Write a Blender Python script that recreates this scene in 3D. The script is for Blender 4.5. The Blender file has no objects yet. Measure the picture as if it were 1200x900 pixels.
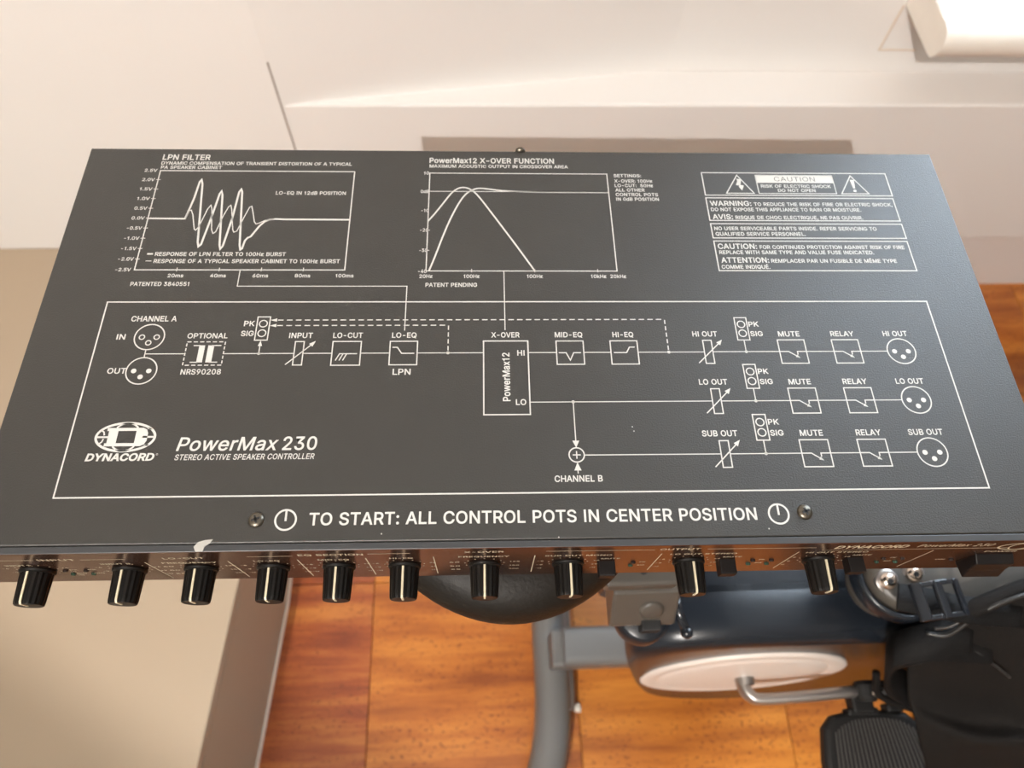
import bpy, bmesh, math, random
from mathutils import Vector, Matrix, noise
random.seed(7)
SC = bpy.context.scene
COL = SC.collection

# ---------------- camera ----------------
cd = bpy.data.cameras.new('camera'); cam = bpy.data.objects.new('camera', cd); COL.objects.link(cam)
cd.sensor_width = 36.0; cd.lens = 836.66 / 1200 * 36.0
cd.clip_start = 0.01; cd.clip_end = 50
R_ = Vector((0.9989, -0.0348, 0.0315)).normalized(); F_ = Vector((0.0438, 0.4495, -0.8922)).normalized()
U_ = R_.cross(F_).normalized(); R_ = F_.cross(U_).normalized()
mw = Matrix(((R_.x, U_.x, -F_.x, -0.0199), (R_.y, U_.y, -F_.y, -0.0718), (R_.z, U_.z, -F_.z, 1.1393), (0, 0, 0, 1)))
cam.matrix_world = mw
cd.dof.use_dof = True; cd.dof.focus_distance = 0.305; cd.dof.aperture_fstop = 11.0
SC.camera = cam

# ---------------- world (daylight outside the window) ----------------
wd = bpy.data.worlds.new('daylight'); SC.world = wd; wd.use_nodes = True
bg = wd.node_tree.nodes['Background']
bg.inputs[0].default_value = (0.72, 0.86, 1.0, 1); bg.inputs[1].default_value = 18.0

def area(name, loc, direction, sx, sy, power, color, portal=False):
    l = bpy.data.lights.new(name, 'AREA'); l.shape = 'RECTANGLE'; l.size = sx; l.size_y = sy
    l.energy = power; l.color = color
    if portal: l.cycles.is_portal = True
    o = bpy.data.objects.new(name, l); COL.objects.link(o); o.location = loc
    o.rotation_euler = Vector(direction).to_track_quat('-Z', 'Y').to_euler()
    return o
WX0, WX1, WZ0, WZ1 = 0.58, 1.36, 0.70, 2.22        # window opening in the back wall
area('window_daylight_portal', ((WX0+WX1)/2, 0.90, (WZ0+WZ1)/2), (0, -1, 0), WX1-WX0, WZ1-WZ0, 1, (1, 1, 1), True)
LAMP_LOC = (-0.62, -1.20, 2.20)
pl = bpy.data.lights.new('pendant_bulb', 'POINT'); pl.energy = 150; pl.color = (1.0, 0.955, 0.915); pl.shadow_soft_size = 0.006
plo = bpy.data.objects.new('pendant_bulb', pl); COL.objects.link(plo); plo.location = LAMP_LOC

# ---------------- exposure ----------------
SC.view_settings.view_transform = 'Standard'; SC.view_settings.look = 'None'
SC.view_settings.exposure = 0.07; SC.view_settings.gamma = 1.0
SC.view_settings.use_curve_mapping = False
SC.render.film_transparent = False
SC.cycles.max_bounces = 8; SC.cycles.diffuse_bounces = 5

# ---------------- materials ----------------
def mat(name, color, rough=0.5, metal=0.0, var=None, scale=20.0, bump=0.0, bscale=200.0, coat=0.0, ior=1.5, spec=0.5, stretch=(1, 1, 1)):
    m = bpy.data.materials.new(name); m.use_nodes = True
    nt = m.node_tree; b = nt.nodes['Principled BSDF']
    b.inputs['Base Color'].default_value = (*color, 1); b.inputs['Roughness'].default_value = rough
    b.inputs['Metallic'].default_value = metal; b.inputs['Coat Weight'].default_value = coat
    b.inputs['IOR'].default_value = ior; b.inputs['Specular IOR Level'].default_value = spec
    tc = nt.nodes.new('ShaderNodeTexCoord'); mp = nt.nodes.new('ShaderNodeMapping')
    nt.links.new(tc.outputs['Object'], mp.inputs['Vector']); mp.inputs['Scale'].default_value = stretch
    n = nt.nodes.new('ShaderNodeTexNoise'); n.inputs['Scale'].default_value = scale; n.inputs['Detail'].default_value = 4
    nt.links.new(mp.outputs[0], n.inputs['Vector'])
    v = var if var else tuple(c*0.93 for c in color)
    mx = nt.nodes.new('ShaderNodeMix'); mx.data_type = 'RGBA'
    mx.inputs[6].default_value = (*color, 1); mx.inputs[7].default_value = (*v, 1)
    nt.links.new(n.outputs['Fac'], mx.inputs[0]); nt.links.new(mx.outputs[2], b.inputs['Base Color'])
    if bump:
        n2 = nt.nodes.new('ShaderNodeTexNoise'); n2.inputs['Scale'].default_value = bscale
        nt.links.new(mp.outputs[0], n2.inputs['Vector'])
        bp = nt.nodes.new('ShaderNodeBump'); bp.inputs['Strength'].default_value = bump; bp.inputs['Distance'].default_value = 0.001
        nt.links.new(n2.outputs['Fac'], bp.inputs['Height']); nt.links.new(bp.outputs[0], b.inputs['Normal'])
    return m

M = {}
M['wall'] = mat('painted_wall', (0.85, 0.825, 0.80), 0.7, var=(0.84, 0.81, 0.785), scale=4, bump=0.15, bscale=60)
M['ceiling'] = mat('ceiling_paint', (0.50, 0.47, 0.42), 0.8)
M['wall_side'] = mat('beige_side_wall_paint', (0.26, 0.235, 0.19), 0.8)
M['sill'] = mat('sill_gloss_white', (0.88, 0.82, 0.74), 0.25, scale=60)
M['baseboard'] = mat('baseboard_paint', (0.74, 0.62, 0.50), 0.45)
M['bench'] = mat('bench_laminate', (0.415, 0.325, 0.235), 0.55, var=(0.395, 0.31, 0.22), scale=3)
M['gap'] = mat('joint_shadow_gap', (0.26, 0.21, 0.17), 0.8)
M['trim_edge'] = mat('edge_band', (0.85, 0.76, 0.66), 0.4)
M['cover'] = mat('charcoal_powder_coat', (0.0215, 0.0205, 0.018), 0.43, var=(0.027, 0.0255, 0.022), scale=55, bump=0.2, bscale=1500, ior=1.55)
M['panel'] = mat('brown_anodised_metal', (0.17, 0.088, 0.058), 0.26, metal=0.85, scale=300, stretch=(0.05, 1, 1))
M['lip'] = mat('panel_edge_metal', (0.035, 0.036, 0.038), 0.42)
M['print'] = mat('cream_screen_print', (0.56, 0.55, 0.515), 0.6)
M['print_panel'] = mat('beige_panel_print', (0.50, 0.43, 0.30), 0.5)
M['print_dark'] = mat('charcoal_print_ground', (0.075, 0.075, 0.078), 0.45)
M['knob'] = mat('black_knob_plastic', (0.005, 0.0045, 0.004), 0.42, spec=0.25)
M['indicator'] = mat('ivory_indicator', (0.62, 0.56, 0.40), 0.5)
M['button'] = mat('black_button', (0.006, 0.005, 0.005), 0.5, spec=0.25)
M['led'] = mat('dark_led_lens', (0.02, 0.012, 0.010), 0.15)
M['led_green'] = mat('green_led_lens', (0.02, 0.045, 0.03), 0.15)
M['screw'] = mat('dark_zinc_screw', (0.16, 0.14, 0.11), 0.35, metal=0.9, scale=500, var=(0.09, 0.08, 0.065))
M['recess'] = mat('screw_recess', (0.01, 0.01, 0.01), 0.6)
M['chip'] = mat('bare_metal_chip', (0.55, 0.54, 0.50), 0.35, metal=0.5)
M['bike_black'] = mat('bike_black_plastic', (0.010, 0.013, 0.018), 0.27, spec=0.45, bump=0.1, bscale=900)
M['bike_grey'] = mat('bike_grey_enamel', (0.15, 0.15, 0.148), 0.38, scale=8)
M['bike_taupe'] = mat('bike_taupe_metal', (0.070, 0.061, 0.051), 0.42, scale=10)
M['saddle'] = mat('saddle_vinyl', (0.010, 0.008, 0.006), 0.5, spec=0.2, bump=0.2, bscale=500)
M['disc'] = mat('white_disc_plastic', (0.78, 0.70, 0.64), 0.42, scale=6)
M['crank'] = mat('crank_steel', (0.42, 0.39, 0.37), 0.32, metal=0.85)
M['bolt'] = mat('polished_bolt', (0.78, 0.68, 0.60), 0.18, metal=1.0)
M['pedal'] = mat('pedal_rubber', (0.012, 0.0115, 0.0115), 0.5, spec=0.3)
M['tread'] = mat('pedal_tread', (0.06, 0.056, 0.053), 0.5, spec=0.4)
M['fabric'] = mat('black_nylon', (0.0065, 0.0055, 0.005), 0.8, var=(0.011, 0.0095, 0.0085), spec=0.15, scale=18, bump=0.5, bscale=900)
M['webbing'] = mat('black_webbing', (0.005, 0.0045, 0.0045), 0.65, spec=0.2, bump=0.6, bscale=1200)
M['piping'] = mat('worn_piping', (0.022, 0.021, 0.020), 0.4)
M['buckle'] = mat('glossy_black_buckle', (0.012, 0.014, 0.018), 0.16)
M['scrap'] = mat('white_scrap', (0.85, 0.82, 0.74), 0.5)
M['frame_white'] = mat('window_frame_white', (0.8, 0.8, 0.78), 0.4)
M['joint'] = mat('tile_joint', (0.10, 0.04, 0.012), 0.7)

def glass_mat():
    m = bpy.data.materials.new('window_glass'); m.use_nodes = True; nt = m.node_tree
    nt.nodes.remove(nt.nodes['Principled BSDF']); out = nt.nodes['Material Output']
    t = nt.nodes.new('ShaderNodeBsdfTransparent'); g = nt.nodes.new('ShaderNodeBsdfGlossy'); g.inputs['Roughness'].default_value = 0.02
    mx = nt.nodes.new('ShaderNodeMixShader'); mx.inputs[0].default_value = 0.06
    nt.links.new(t.outputs[0], mx.inputs[1]); nt.links.new(g.outputs[0], mx.inputs[2]); nt.links.new(mx.outputs[0], out.inputs[0])
    return m
M['glass'] = glass_mat()
def lamp_mat():
    m = bpy.data.materials.new('lamp_diffuser'); m.use_nodes = True; b = m.node_tree.nodes['Principled BSDF']
    b.inputs['Base Color'].default_value = (0.9, 0.85, 0.75, 1); b.inputs['Emission Color'].default_value = (1, 0.82, 0.6, 1)
    b.inputs['Emission Strength'].default_value = 3.0
    return m
M['lamp'] = lamp_mat()

def cork_mat(k):
    m = bpy.data.materials.new('cork_tile_%s' % 'abcde'[k]); m.use_nodes = True; nt = m.node_tree
    b = nt.nodes['Principled BSDF']; b.inputs['Roughness'].default_value = 0.33; b.inputs['Coat Weight'].default_value = 0.35; b.inputs['Coat Roughness'].default_value = 0.25
    tc = nt.nodes.new('ShaderNodeTexCoord'); mp = nt.nodes.new('ShaderNodeMapping'); mp.inputs['Scale'].default_value = (2.6, 22, 1)
    mp.inputs['Location'].default_value = (k*3.7, k*11.3, k)
    nt.links.new(tc.outputs['Object'], mp.inputs['Vector'])
    n = nt.nodes.new('ShaderNodeTexNoise'); n.inputs['Scale'].default_value = 1.6; n.inputs['Detail'].default_value = 6; n.inputs['Roughness'].default_value = 0.62
    nt.links.new(mp.outputs[0], n.inputs['Vector'])
    r = nt.nodes.new('ShaderNodeValToRGB'); e = r.color_ramp.elements
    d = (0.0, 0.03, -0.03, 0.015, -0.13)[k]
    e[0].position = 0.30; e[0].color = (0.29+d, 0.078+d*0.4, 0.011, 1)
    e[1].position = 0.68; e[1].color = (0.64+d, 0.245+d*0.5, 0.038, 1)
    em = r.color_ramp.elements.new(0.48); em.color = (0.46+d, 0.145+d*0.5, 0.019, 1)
    nt.links.new(n.outputs['Fac'], r.inputs[0])
    # short dark cork specks
    mp2 = nt.nodes.new('ShaderNodeMapping'); mp2.inputs['Scale'].default_value = (75, 120, 1); mp2.inputs['Location'].default_value = (k*5.1, k*2.3, 0)
    nt.links.new(tc.outputs['Object'], mp2.inputs['Vector'])
    n2 = nt.nodes.new('ShaderNodeTexNoise'); n2.inputs['Scale'].default_value = 1.7; n2.inputs['Detail'].default_value = 3; n2.inputs['Roughness'].default_value = 0.6
    nt.links.new(mp2.outputs[0], n2.inputs['Vector'])
    r2 = nt.nodes.new('ShaderNodeValToRGB'); r2.color_ramp.elements[0].position = 0.56; r2.color_ramp.elements[1].position = 0.66
    nt.links.new(n2.outputs['Fac'], r2.inputs[0])
    # bands in which the specks gather
    mp3 = nt.nodes.new('ShaderNodeMapping'); mp3.inputs['Scale'].default_value = (5, 14, 1); mp3.inputs['Location'].default_value = (k*1.1, k*7.3, 0)
    nt.links.new(tc.outputs['Object'], mp3.inputs['Vector'])
    n3 = nt.nodes.new('ShaderNodeTexNoise'); n3.inputs['Scale'].default_value = 1.5; n3.inputs['Detail'].default_value = 2
    nt.links.new(mp3.outputs[0], n3.inputs['Vector'])
    r3 = nt.nodes.new('ShaderNodeValToRGB'); r3.color_ramp.elements[0].position = 0.36; r3.color_ramp.elements[1].position = 0.56
    nt.links.new(n3.outputs['Fac'], r3.inputs[0])
    mm = nt.nodes.new('ShaderNodeMath'); mm.operation = 'MULTIPLY'
    nt.links.new(r2.outputs[0], mm.inputs[0]); nt.links.new(r3.outputs[0], mm.inputs[1])
    m2 = nt.nodes.new('ShaderNodeMath'); m2.operation = 'MULTIPLY'; m2.inputs[1].default_value = 0.9
    nt.links.new(mm.outputs[0], m2.inputs[0])
    mx = nt.nodes.new('ShaderNodeMix'); mx.data_type = 'RGBA'; mx.inputs[7].default_value = (0.17, 0.04, 0.010, 1)
    nt.links.new(m2.outputs[0], mx.inputs[0]); nt.links.new(r.outputs[0], mx.inputs[6])
    nt.links.new(mx.outputs[2], b.inputs['Base Color'])
    return m
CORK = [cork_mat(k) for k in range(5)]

# ---------------- helpers ----------------
def obj(name, bm, m, parent=None, smooth=False, bevel=0.0, seg=2, subsurf=0, loc=None):
    me = bpy.data.meshes.new(name)
    bmesh.ops.recalc_face_normals(bm, faces=bm.faces)
    bm.to_mesh(me); bm.free()
    ms = m if isinstance(m, (list, tuple)) else [m]
    for q in ms: me.materials.append(M[q] if isinstance(q, str) else q)
    if smooth:
        for p in me.polygons: p.use_smooth = True
    o = bpy.data.objects.new(name, me); COL.objects.link(o)
    if parent: o.parent = parent
    if loc: o.location = loc
    if bevel:
        b = o.modifiers.new('bevel', 'BEVEL'); b.width = bevel; b.segments = seg; b.limit_method = 'ANGLE'; b.angle_limit = math.radians(40)
        b.harden_normals = False
    if subsurf:
        s = o.modifiers.new('subsurf', 'SUBSURF'); s.levels = subsurf; s.render_levels = subsurf
    return o
def thing(name, label, cat, loc=(0, 0, 0), rotz=0, group=None):
    o = bpy.data.objects.new(name, None); COL.objects.link(o); o.location = loc; o.rotation_euler = (0, 0, rotz)
    o.empty_display_size = 0.05
    o['label'] = label; o['category'] = cat
    if group: o['group'] = group
    return o
def tag(o, label, cat, group=None):
    o['label'] = label; o['category'] = cat
    if group: o['group'] = group
    return o
def struct(o): o['kind'] = 'structure'; return o
def box(bm, x0, x1, y0, y1, z0, z1):
    v = [bm.verts.new(q) for q in ((x0,y0,z0),(x1,y0,z0),(x1,y1,z0),(x0,y1,z0),(x0,y0,z1),(x1,y0,z1),(x1,y1,z1),(x0,y1,z1))]
    for f in ((3,2,1,0),(4,5,6,7),(0,1,5,4),(1,2,6,5),(2,3,7,6),(3,0,4,7)): bm.faces.new([v[i] for i in f])
def BX(*a):
    bm = bmesh.new(); box(bm, *a); return bm
def prism(bm, pts, ax, a0, a1):
    """pts: 2-D outline; ax: axis of extrusion"""
    def P(p, a):
        return {'x': (a, p[0], p[1]), 'y': (p[0], a, p[1]), 'z': (p[0], p[1], a)}[ax]
    A = [bm.verts.new(P(p, a0)) for p in pts]; B = [bm.verts.new(P(p, a1)) for p in pts]
    n = len(pts); bm.faces.new(A); bm.faces.new(B[::-1])
    for i in range(n): bm.faces.new((A[i], B[i], B[(i+1) % n], A[(i+1) % n]))
def ringloft(bm, rings, cap=True):
    V = [[bm.verts.new(p) for p in r] for r in rings]; n = len(V[0])
    for a, b in zip(V, V[1:]):
        for i in range(n): bm.faces.new((a[i], a[(i+1) % n], b[(i+1) % n], b[i]))
    if cap: bm.faces.new(V[0][::-1]); bm.faces.new(V[-1])
def catmull(pts, k=6):
    P = [Vector(p) for p in pts]; P = [P[0]*2-P[1]] + P + [P[-1]*2-P[-2]]; out = []
    for i in range(1, len(P)-2):
        a, b, c, d = P[i-1:i+3]
        for j in range(k):
            t = j/k; out.append(0.5*((2*b)+(c-a)*t+(2*a-5*b+4*c-d)*t*t+(3*b-a-3*c+d)*t**3))
    out.append(P[-2]); return out
def tube(bm, pts, rx, ry=None, n=20, up=(0, 0, 1), power=2.0, cap=True):
    """sweep a (super)elliptic section; rx sideways, ry along up"""
    ry = ry or rx; pts = [Vector(p) for p in pts]; rings = []
    for i, p in enumerate(pts):
        t = (pts[min(i+1, len(pts)-1)]-pts[max(i-1, 0)]).normalized()
        s = t.cross(Vector(up)); s = s.normalized() if s.length > 1e-4 else Vector((1, 0, 0)); u = s.cross(t).normalized()
        r = []
        for k in range(n):
            a = 2*math.pi*k/n; c, q = math.cos(a), math.sin(a)
            cx = math.copysign(abs(c)**(2/power), c); sy = math.copysign(abs(q)**(2/power), q)
            r.append(p + s*rx*cx + u*ry*sy)
        rings.append(r)
    ringloft(bm, rings, cap)
def lathe(bm, prof, c, axis, n=24):
    """prof: (distance along axis, radius)"""
    ax = Vector(axis).normalized(); s = ax.orthogonal().normalized(); u = ax.cross(s)
    rings = []
    for d, r in prof:
        rings.append([Vector(c)+ax*d+(s*math.cos(2*math.pi*k/n)+u*math.sin(2*math.pi*k/n))*max(r, 1e-5) for k in range(n)])
    ringloft(bm, rings)

# ---------------- the room ----------------
YW = 0.7063          # back wall
YP = 0.643           # front of the wall pier and of the pipe ledge
XP = -0.262          # corner of the pier
X0, X1, Y0, ZC = -2.2, 2.6, -2.6, 2.4
floor = struct(obj('floor', BX(X0, X1, Y0, YW+0.2, -0.06, -0.004), 'joint'))
T = 0.305; tx0 = -0.190; ty0 = 0.159
tile_mesh = []
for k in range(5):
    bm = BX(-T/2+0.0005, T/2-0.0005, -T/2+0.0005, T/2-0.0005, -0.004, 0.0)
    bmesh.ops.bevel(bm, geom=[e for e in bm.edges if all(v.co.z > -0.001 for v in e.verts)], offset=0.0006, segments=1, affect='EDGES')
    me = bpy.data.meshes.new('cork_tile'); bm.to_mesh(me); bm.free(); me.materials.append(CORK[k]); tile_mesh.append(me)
for j in range(-8, 2):
    for i in range(-6, 9):
        cx, cy = tx0+(i+0.5)*T, ty0+(j+0.5)*T
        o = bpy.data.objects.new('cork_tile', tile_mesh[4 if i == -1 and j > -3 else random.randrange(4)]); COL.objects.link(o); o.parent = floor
        o.location = (cx, cy, 0); o.rotation_euler = (0, 0, math.pi*random.randrange(2))
struct(obj('ceiling', BX(X0, X1, Y0, YW+0.2, ZC, ZC+0.1), 'ceiling'))
bm = bmesh.new()                                   # back wall round the window opening
box(bm, X0, WX0, YW, YW+0.2, 0, ZC); box(bm, WX1, X1, YW, YW+0.2, 0, ZC)
box(bm, WX0, WX1, YW, YW+0.2, 0, WZ0); box(bm, WX0, WX1, YW, YW+0.2, WZ1, ZC)
wall_back = struct(obj('wall_back', bm, 'wall'))
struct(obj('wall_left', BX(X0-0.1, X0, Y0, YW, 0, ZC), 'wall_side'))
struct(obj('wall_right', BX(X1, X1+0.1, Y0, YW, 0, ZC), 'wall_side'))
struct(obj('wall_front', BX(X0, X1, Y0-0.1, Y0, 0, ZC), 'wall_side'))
# the wall pier on the left, one step in front of the back wall, running back to it in a shallow splay
bm = bmesh.new(); prism(bm, [(X0, YP), (XP, YP), (XP+0.50, YW+0.001), (X0, YW+0.001)], 'z', 0, ZC); pier = struct(obj('wall_pier', bm, 'wall', bevel=0.0015))
obj('joint_line', BX(XP+0.0004, XP+0.0022, YP-0.0004, YP+0.002, 0.300, 0.560), 'gap', pier)
# boxed duct along the back wall, open underneath
struct(obj('trim_1', BX(XP+0.0025, X1, YP, YW, 0.224, 0.498), 'wall', bevel=0.003))
# thin seams in the plaster under the end of the sill
bm = bmesh.new()
box(bm, 0.4965, 0.4985, YW-0.0012, YW+0.001, 0.530, 0.592)
box(bm, 0.4965, 0.545, YW-0.0012, YW+0.001, 0.5295, 0.5310)
obj('plaster_seam', bm, 'baseboard', wall_back)
# window: sill, frame, pane
win = struct(obj('window_1', BX(WX0, WX1, YW+0.10, YW+0.15, WZ0, WZ0+0.05), 'frame_white', bevel=0.003))
for a in ((WX0, WX1, YW+0.10, YW+0.15, WZ1-0.05, WZ1), (WX0, WX0+0.05, YW+0.10, YW+0.15, WZ0, WZ1),
          (WX1-0.05, WX1, YW+0.10, YW+0.15, WZ0, WZ1), ((WX0+WX1)/2-0.025, (WX0+WX1)/2+0.025, YW+0.10, YW+0.15, WZ0, WZ1)):
    obj('window_frame', BX(*a), 'frame_white', win, bevel=0.003)
xm = (WX0+WX1)/2
for a in ((WX0+0.045, xm-0.02), (xm+0.02, WX1-0.045)):
    obj('window_pane', BX(a[0], a[1], YW+0.122, YW+0.127, WZ0+0.045, WZ1-0.045), 'glass', win)
bm = bmesh.new()                                   # bullnosed sill board
ys, zs, th = 0.6023, 0.5931, 0.0385
prof = [(YW+0.001, zs)]+[(ys+0.017-0.017*math.cos(math.radians(q)), zs+th/2+(th/2)*math.sin(math.radians(q))) for q in range(-90, 91, 12)]+[(YW+0.001, zs+th)]
prism(bm, prof, 'x', 0.499, 2.1)
so = obj('window_sill', bm, 'sill', win, smooth=True); es = so.modifiers.new('es', 'EDGE_SPLIT'); es.split_angle = math.radians(35)

# low bench along the left wall
t = thing('low_bench', 'low beige box bench on the cork floor, left of the exercise bike', 'bench', (-1.2, 0.1, 0))
def bench_outline(z, d=0.0):
    return [(-0.96, -1.9, z), (0.8490-d, -1.9, z), (0.855-d, -0.1851, z), (0.874-d, 0.03, z), (0.8795-d, 0.5425, z), (-0.96, 0.5425, z)]
bm = bmesh.new(); ringloft(bm, [[Vector(p) for p in bench_outline(0.004, -0.005)], [Vector(p) for p in bench_outline(0.202, 0.0)]])
obj('bench_body', bm, 'bench', t)
bm = bmesh.new(); ringloft(bm, [[Vector(p) for p in bench_outline(0.202, 0)], [Vector(p) for p in bench_outline(0.22, 0)]])
obj('bench_top', bm, 'bench', t, bevel=0.002)
bm = bmesh.new(); ringloft(bm, [[Vector(p) for p in bench_outline(0.0, -0.0075)], [Vector(p) for p in bench_outline(0.006, -0.0075)]])
obj('edge_strip', bm, 'trim_edge', t)

# pendant lamp behind the camera (outside the frame, the source of the warm light)
t = thing('pendant_lamp', 'bare warm bulb on a cord hanging from the ceiling behind the camera', 'lamp', (LAMP_LOC[0], LAMP_LOC[1], ZC))
bm = bmesh.new(); lathe(bm, [(0, 0.05), (-0.02, 0.045), (-0.03, 0.01)], (0, 0, 0), (0, 0, 1), 24); obj('ceiling_rose', bm, 'frame_white', t)
bm = bmesh.new(); lathe(bm, [(-0.03, 0.003), (-0.06, 0.003), (-0.062, 0.016), (-0.085, 0.018)], (0, 0, 0), (0, 0, 1), 16); obj('bulb_holder', bm, 'frame_white', t)
# unseen panel added behind the camera to shade the near left of the bench
d0 = Vector((-0.50, -1.1365)); d1 = Vector((-1.23, -0.6865)); dv = (d1-d0).normalized(); dq = Vector((-dv.y, dv.x))*0.02
bm = bmesh.new(); prism(bm, [tuple(d0+dq), tuple(d1+dq), tuple(d1-dq), tuple(d0-dq)], 'z', 0.005, 1.95); struct(obj('added_shade_panel', bm, 'frame_white'))

# ---------------- the rack unit ----------------
HU = 0.050                                        # height of the unit
unit = thing('speaker_controller', 'black rack-mount speaker controller with white circuit diagram printed on top, lying above bike saddle', 'audio device', (0, 0, 0.86-HU), math.radians(-0.75))
DEP = 0.2054
bm = bmesh.new(); box(bm, -0.22, 0.22, 0.0, DEP, 0.0, HU-0.0012)
obj('chassis', bm, 'cover', unit, bevel=0.0006)
bm = bmesh.new(); box(bm, -0.2202, 0.2202, 0.0, DEP+0.0003, HU-0.0012, HU)
cover = obj('top_cover', bm, 'cover', unit, bevel=0.0005)
bm = bmesh.new(); box(bm, -0.2415, 0.2415, -0.0032, -0.0002, 0.0, HU-0.0003)
bmesh.ops.recalc_face_normals(bm, faces=bm.faces)
bm.faces.ensure_lookup_table()
for f in bm.faces:
    f.material_index = 1 if f.normal.z > 0.5 else 0
panel = obj('front_panel', bm, ['panel', 'lip'], unit, bevel=0.0004)

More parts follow.
